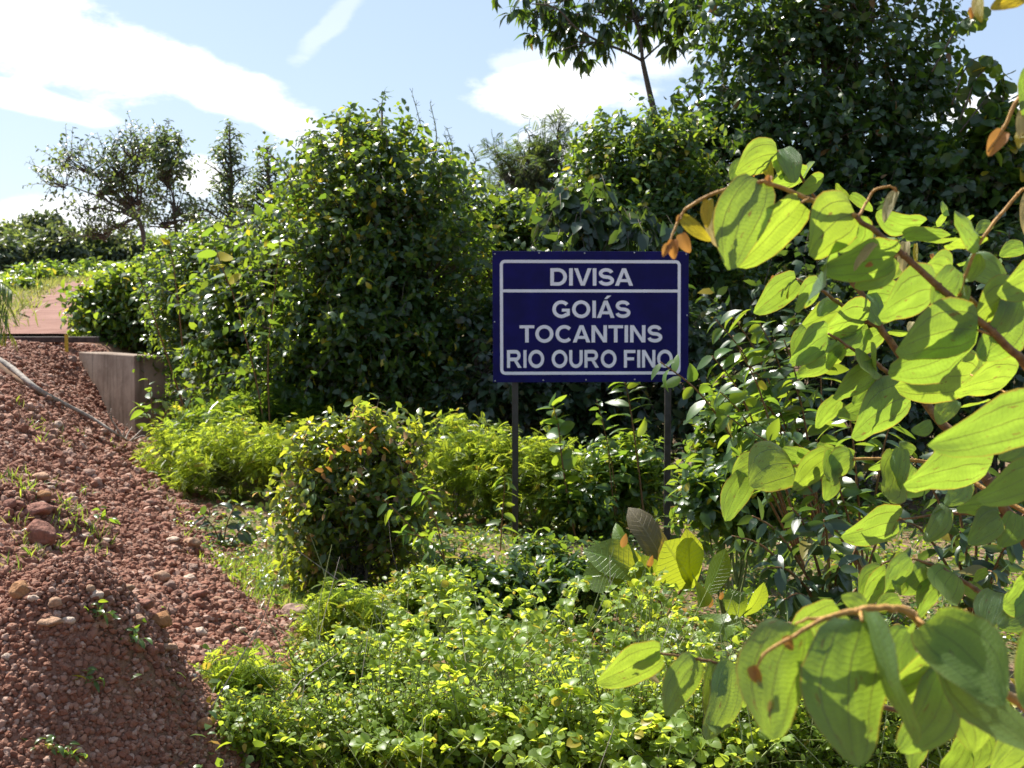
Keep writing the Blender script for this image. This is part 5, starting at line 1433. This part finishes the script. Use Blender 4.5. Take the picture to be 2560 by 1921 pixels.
M['gravel'] = stone_material('gravel_stone', [(.16, .062, .036), (.27, .12, .074), (.22, .092, .055), (.37, .205, .14), (.18, .072, .043), (.46, .32, .25), (.24, .115, .075), (.31, .155, .10)])
M['red'] = stone_material('red_boulder', [(.25, .115, .08), (.27, .125, .09)])
M['tan'] = stone_material('tan_boulder', [(.36, .22, .14), (.40, .26, .17)])
M['cream'] = stone_material('cream_boulder', [(.52, .40, .31), (.56, .45, .36)])
M['ochre'] = stone_material('ochre_boulder', [(.34, .17, .07), (.36, .19, .09)])
M['greybrown'] = stone_material('grey_boulder', [(.30, .20, .155), (.27, .185, .15)])
stones = [
    (98, 1338, 84, 64, 'red', .85, 'large rounded reddish boulder on the gravel bank, the biggest of all'), (92, 1280, 70, 26, 'red', .5, 'flat dull red stone just above the big boulder'), (52, 1478, 56, 40, 'ochre', .8, 'ochre brown stone below the big boulder'),
    (138, 1514, 42, 28, 'tan', .7, 'tan oval stone right of the ochre stone'), (126, 1556, 62, 24, 'tan', .4, 'flat wedge-shaped tan stone above the gravel heap'), (172, 1560, 40, 26, 'cream', .5, 'pale flat stone against the wedge-shaped one'),
    (400, 1556, 76, 56, 'ochre', .75, 'lumpy brown rock in the lower middle of the bank'), (362, 1512, 50, 40, 'red', .6, 'reddish rock behind the lumpy brown rock'), (346, 1552, 40, 26, 'tan', .6, 'light oval stone left of the lumpy brown rock'), (500, 1582, 36, 24, 'cream', .7, 'lone cream oval stone on the lower gravel'),
    (418, 1626, 48, 38, 'tan', .45, 'angular pinkish slab tilted on the lower bank'), (380, 1640, 32, 30, 'red', .9, 'dark red block left of the angular slab'), (735, 1532, 72, 32, 'greybrown', .6, 'grey-brown stone half buried in the grass'), (430, 1352, 34, 14, 'cream', .5, 'thin white stone at the foot of the bank'),
    (478, 1362, 40, 34, 'tan', .8, 'tan stone beside the long-leafed plant at the bank foot'), (216, 1352, 34, 22, 'greybrown', .7, 'grey stone right of the big boulder'), (262, 1356, 28, 18, 'cream', .6, 'cream pebble right of the grey stone'), (382, 1324, 30, 22, 'red', .8, 'red stone at the right edge of the middle bank'),
    (96, 1196, 54, 20, 'tan', .4, 'flat tan stone high on the bank above the big boulder'), (126, 1222, 22, 16, 'cream', .8, 'whitish pebble under the flat tan stone'), (108, 1242, 40, 26, 'ochre', .7, 'orange-brown stone under the whitish pebble'), (182, 1250, 26, 20, 'cream', .8, 'cream stone in the middle of the bank'),
    (378, 1262, 30, 20, 'red', .7, 'reddish stone near the feathery shrub edge'), (472, 1448, 34, 18, 'cream', .6, 'cream stone touching the grass'), (425, 1470, 32, 30, 'greybrown', .9, 'brown upright stone left of the cream one by the grass'), (404, 1446, 40, 26, 'tan', .7, 'tan stone in the row along the grass'),
    (82, 1512, 30, 30, 'cream', .9, 'pinkish upright stone below the ochre stone'), (24, 1262, 34, 26, 'red', .8, 'rounded stone at the left edge beside the big boulder'), (50, 1268, 30, 26, 'red', 1.0, 'upright rounded stone left of the flat dull red one'), (242, 1498, 36, 26, 'cream', .7, 'cream cobble in the lower middle bank'),
    (226, 1484, 26, 26, 'tan', .9, 'tan cobble touching the cream cobble'), (374, 1170, 26, 44, 'tan', 1.3, 'tall brown stone where the feathery shrubs begin'), (142, 1064, 24, 22, 'cream', .9, 'pale round stone high on the bank below the long stalk'), (126, 1096, 24, 22, 'tan', .9, 'tan round stone below the pale round one'),
    (182, 902, 22, 18, 'greybrown', .9, 'round stone at the left end of the wing wall top'), (14, 1112, 16, 14, 'cream', .8, 'bluish white pebble at the left edge, high'), (480, 1425, 36, 24, 'greybrown', .7, 'grey stone just above the grass'), (320, 1470, 30, 20, 'tan', .6, 'tan stone left of the row along the grass'), (600, 1582, 28, 18, 'cream', .6, 'cream pebble at the right tip of the bare gravel'),
    (210, 1346, 40, 14, 'cream', .4, 'flat pale stone behind the big boulder'), (20, 1655, 34, 22, 'cream', .6, 'pale angular stone on the heap at the left edge'), (508, 1820, 46, 34, 'ochre', .7, 'ochre clod sunk in the right flank of the heap'), (496, 1492, 48, 20, 'red', .5, 'flat red stone below the grass patch'), (545, 1500, 34, 16, 'tan', .5, 'flat tan stone right of the flat red one')]
for k, (u, v, wpx, hpx, mt, flat, lb) in enumerate(stones):
    p = hit(u, v + hpx * .42)
    s = wpx / F * p.y / 2 * 1.05
    me = stone_mesh('stone', 100 + k, M[mt], flat, 3 if wpx > 50 else 2, .13)
    o = bpy.data.objects.new('stone', me); C.objects.link(o)
    o.location = (p.x, p.y + s * .2, p.z + hpx / F * p.y * .40)
    o.scale = (s, s, s); o.rotation_euler = (random.uniform(-.2, .2), random.uniform(-.2, .2), random.uniform(-.5, .5))
    tag(o, lb, 'stone', 'large stones on the gravel bank')

protos = [stone_mesh('small_stone', 300 + k, M['gravel'], f, 2, .14) for k, f in enumerate((.6, .75, .9, .5, .8, .68))]
cnt = 0
while cnt < 250:
    u, v = random.uniform(-10, 640), random.uniform(905, 1640)
    p = hit(u, v)
    if p.y > 18 or float(bank(p.x, p.y)) < .05: continue
    px = random.uniform(13, 30) * (1.0 if v > 1150 else .75)
    s = px / F * p.y / 2
    o = bpy.data.objects.new('small_stone', protos[cnt % 6]); C.objects.link(o)
    o.location = (p.x, p.y, p.z + s * .35); o.scale = (s, s, s)
    o.rotation_euler = (random.uniform(-.5, .5), random.uniform(-.5, .5), random.uniform(0, 6.3))
    tag(o, 'small rounded stone lying loose among the red gravel of the bank', 'stone', 'small loose stones on the gravel bank')
    cnt += 1

def stone_nodes(scale):
    g = bpy.data.node_groups.new('gravel_scatter', 'GeometryNodeTree')
    g.interface.new_socket('Geometry', in_out='INPUT', socket_type='NodeSocketGeometry')
    g.interface.new_socket('Geometry', in_out='OUTPUT', socket_type='NodeSocketGeometry')
    N, L = g.nodes, g.links
    gi, go = N.new('NodeGroupInput'), N.new('NodeGroupOutput')
    join = N.new('GeometryNodeJoinGeometry')
    for k in range(7):                       # seven differently broken stones
        ico = N.new('GeometryNodeMeshIcoSphere'); ico.inputs['Radius'].default_value = 1; ico.inputs['Subdivisions'].default_value = 2
        no = N.new('ShaderNodeTexNoise'); no.noise_dimensions = '4D'
        no.inputs['W'].default_value = 3.7 * k; no.inputs['Scale'].default_value = .75 + .12 * k; no.inputs['Detail'].default_value = 2
        sub = N.new('ShaderNodeVectorMath'); sub.operation = 'SUBTRACT'; L.new(no.outputs['Color'], sub.inputs[0]); sub.inputs[1].default_value = (.5, .5, .5)
        mul = N.new('ShaderNodeVectorMath'); mul.operation = 'SCALE'; L.new(sub.outputs[0], mul.inputs[0]); mul.inputs['Scale'].default_value = 1.7
        sp = N.new('GeometryNodeSetPosition'); L.new(ico.outputs[0], sp.inputs['Geometry']); L.new(mul.outputs[0], sp.inputs['Offset'])
        tr = N.new('GeometryNodeTransform'); L.new(sp.outputs[0], tr.inputs['Geometry']); tr.inputs['Scale'].default_value = (1, .62 + .05 * k, .5 + .06 * ((k * 3) % 7))
        ti = N.new('GeometryNodeGeometryToInstance'); L.new(tr.outputs[0], ti.inputs[0]); L.new(ti.outputs[0], join.inputs[0])
    iop = N.new('GeometryNodeInstanceOnPoints')
    L.new(gi.outputs[0], iop.inputs['Points']); L.new(join.outputs[0], iop.inputs['Instance']); iop.inputs['Pick Instance'].default_value = True
    for nm, ty, sk in (('turn', 'FLOAT_VECTOR', 'Rotation'), ('span', 'FLOAT_VECTOR', 'Scale')):
        na = N.new('GeometryNodeInputNamedAttribute'); na.data_type = ty; na.inputs['Name'].default_value = nm
        L.new([o for o in na.outputs if o.enabled][0], iop.inputs[sk])
    sm = N.new('GeometryNodeSetMaterial'); sm.inputs['Material'].default_value = M['gravel']
    L.new(iop.outputs[0], sm.inputs['Geometry']); L.new(sm.outputs[0], go.inputs[0])
    return g


STONES = stone_nodes(1)


def gravel(name, x0, x1, y0, y1, n, smin, smax, fine, keep):
    x, y = rng.uniform(x0, x1, n), rng.uniform(y0, y1, n)
    k = keep(x, y); x, y = x[k], y[k]
    n = len(x)
    s = smin * (smax / smin) ** (rng.random(n) ** (1.6 if fine else 2.9))
    me = bpy.data.meshes.new(name)
    me.vertices.add(n); me.vertices.foreach_set('co', np.stack([x, y, height(x, y) + s * .25], 1).astype(np.float32).ravel())
    at = me.attributes.new('turn', 'FLOAT_VECTOR', 'POINT'); at.data.foreach_set('vector', np.stack([rng.normal(size=n) * .6, rng.normal(size=n) * .6, rng.uniform(0, 6.3, n)], 1).astype(np.float32).ravel())
    at = me.attributes.new('span', 'FLOAT_VECTOR', 'POINT'); at.data.foreach_set('vector', np.repeat(s, 3).astype(np.float32))
    me.materials.append(M['gravel'])
    o = link(name, me, None, 'stuff')
    o.modifiers.new('scatter', 'NODES').node_group = STONES
    return o


on_bank = lambda x, y: (bank(x, y) > -.05 - .5 * rng.random(len(x)) ** 3) & (np.abs(x) < .47 * y + .6)
gravel('heap_gravel', -2.7, -.4, 3.1, 5.6, 70000, .0055, .0165, True, on_bank)
gravel('bank_gravel', -4.6, -.6, 5.2, 9.5, 95000, .005, .032, False, on_bank)
gravel('far_bank_gravel', -8.8, -2.0, 9.0, 21.2, 90000, .008, .05, False, lambda x, y: on_bank(x, y) & ((bank(x, y) < 2.6) | (rng.random(len(x)) < .25)))
gravel('scattered_gravel', -2.6, .6, 5.2, 9.0, 5000, .006, .016, False, lambda x, y: (bank(x, y) < .1) & (bank(x, y) > -1.0 * rng.random(len(x))))

# grass and ground cover
T_BLADE = blade_template([.5], .05, .1, .9, lambda t: .9)


def grass(name, pts, h, per, mat='grass', kind='stuff'):
    B = Build()
    p = np.repeat(npv(pts), per, 0); n = len(p)
    p = p + np.stack([rng.normal(size=n) * h * .35, rng.normal(size=n) * h * .35, np.zeros(n)], 1)
    p[:, 2] = height(p[:, 0], p[:, 1]) - .005
    d = unit(np.stack([rng.normal(size=n) * .6, rng.normal(size=n) * .6, np.ones(n)], 1))
    scatter(B, T_BLADE, p, d, rng.normal(size=(n, 3)), h * rng.uniform(.5, 1.3, n), rng.random(n))
    return B.obj(name, M[mat], None, kind)


def area(n, f):
    out = []
    while len(out) < n:
        q = f()
        if q is not None: out.append(q)
    return out


def px_area(u0, u1, v0, v1, keep=lambda p: True):
    def f():
        p = hit(random.uniform(u0, u1), random.uniform(v0, v1))
        return p if keep(p) else None
    return f


grass('short_grass', area(520, px_area(470, 1000, 1395, 1640, lambda p: -1.6 < bank(p.x, p.y) < .1 + .2 * random.random() and wob(p.x, p.y, 3.1, 8) > -.25)), .085, 12)
grass('clearing_grass', area(600, px_area(1050, 2650, 1300, 1560)), .09, 8)
grass('bank_grass', area(60, px_area(20, 480, 980, 1560, lambda p: wob(p.x, p.y, 1.6, 3) > .12)), .09, 12)
xx = rng.uniform(-40, 0, 9000); yy2 = rng.uniform(23.5, 90, 9000)
lft = np.interp(yy2, [p[1] for p in redge], [p[0] for p in redge])
kk = ((xx < lft + .2 + .5 * rng.random(9000) * (yy2 < 27)) | (xx > lft + 5.4)) & (xx > -.47 * yy2 - 1)
grass('field_grass', np.stack([xx[kk], yy2[kk], yy2[kk] * 0], 1), .42, 4, 'dry')


def cover(name, pts, per, size, spread, hmax):
    B = Build()
    p = np.repeat(npv(pts), per, 0); n = len(p)
    p = p + np.stack([rng.normal(size=n) * spread, rng.normal(size=n) * spread, np.zeros(n)], 1)
    p[:, 2] = height(p[:, 0], p[:, 1]) + rng.random(n) ** 1.5 * hmax + .004
    d = unit(np.stack([rng.normal(size=n), rng.normal(size=n), rng.normal(size=n) * .4 + .1], 1))
    nr = unit(rng.normal(size=(n, 3)) * .45 + [0, 0, 1])
    scatter(B, T_HEX, p, d, nr, size * rng.uniform(.5, 1.3, n), rng.random(n))
    return B.obj(name, M['cover'], None, 'stuff')


cover('ground_cover', area(360, px_area(430, 1050, 1290, 1660, lambda p: -2.2 < bank(p.x, p.y) < .15 * random.random())), 16, .045, .07, .06)
cover('clearing_cover', area(900, px_area(1000, 2700, 1250, 1640)), 16, .055, .10, .12)
cover('bush_foot_cover', area(420, px_area(560, 2560, 1120, 1330, lambda p: bank(p.x, p.y) < -.3)), 14, .09, .14, .22)
cover('thicket_floor', np.stack([rng.uniform(-1.0, 2.2, 800), rng.uniform(3.6, 6.4, 800), np.zeros(800)], 1)[rng.random(800) < .6], 14, .05, .10, .22)

for u, v, lb in ((245, 1310, 'tiny sprig with upright leaves on the middle of the bank'), (240, 1560, 'small seedling beside the cream cobble'), (215, 1725, 'low creeping seedling on the gravel heap'), (330, 1625, 'creeping sprig by the angular slab'), (170, 1912, 'larger arching leaves at the bottom edge of the heap'), (110, 1880, 'seedling at the bottom left of the heap')):
    p = hit(u, v)
    s = 40 / F * p.y
    sapling('seedling', lb, 'seedling', p, [[p, p + Vector((.1, 0, .5)) * s, p + Vector((.15, 0, 1.0)) * s], [p, p + Vector((-.5, -.1, .3)) * s, p + Vector((-1.0, -.1, .45)) * s], [p, p + Vector((.6, -.1, .25)) * s, p + Vector((1.1, 0, .3)) * s]], 5, s * .8, LM_fresh, 'stem', .002, .2, group='seedlings on the gravel')

# the long dry stalk, dead branch and stick
q = [hit(-30, 900, 6), hit(30, 935, 6), hit(90, 985, 6), hit(160, 1022, 6), hit(230, 1062, 6), hit(300, 1105, 6), hit(330, 1118, 6)]
q = smooth([p + Vector((0, 0, .05)) for p in q], 4)
root = thing('dry_stalk', q[0], 'long pale dry stalk lying aslant down the gravel bank', 'dry stalk')
b = Build(); b.tube(q, np.concatenate([np.linspace(.042, .026, 10), np.linspace(.025, .009, len(q) - 10)]), 7); b.obj('shaft', M['dead'], root)
b = Build(); b.tube(smooth([q[0] + [0, -.05, -.02], q[4] + [-.02, -.10, -.05], q[9] + [0, -.04, -.02]]), [.04, .05, .055, .055, .05, .045, .035, .025, .012], 6); b.obj('sheath', bark_material('brown_sheath', (.12, .06, .03), (.26, .15, .08), 12), root)
c0 = hit(318, 1112, 6)
root = thing('dead_branch', c0, 'tangled dead branch at the foot of the wing wall', 'dead branch')
for k, (u, v) in enumerate(((268, 1030), (278, 1022), (318, 1060), (352, 1068), (290, 1075), (372, 1100), (330, 1068))):
    e = P(u, v, c0.y - .1 + .05 * k)
    b = Build(); b.tube(smooth([c0, c0.lerp(e, .5) + Vector((random.uniform(-.1, .1), 0, random.uniform(-.03, .1))), e], 5), np.linspace(.015, .005, 11), 5); b.obj('twig', M['dead'], root)
q = smooth([hit(482, 1706) + Vector((0, 0, .02)), hit(520, 1704) + Vector((0, 0, .045)), hit(540, 1730) + Vector((0, 0, .04)), hit(558, 1770) + Vector((0, 0, .03)), hit(566, 1800) + Vector((0, 0, .01))], 5)
b = Build(); b.tube(q, np.linspace(.009, .013, len(q)), 7)
tag(b.obj('grey_stick', M['dead']), 'bent grey stick at the right foot of the gravel heap', 'stick')
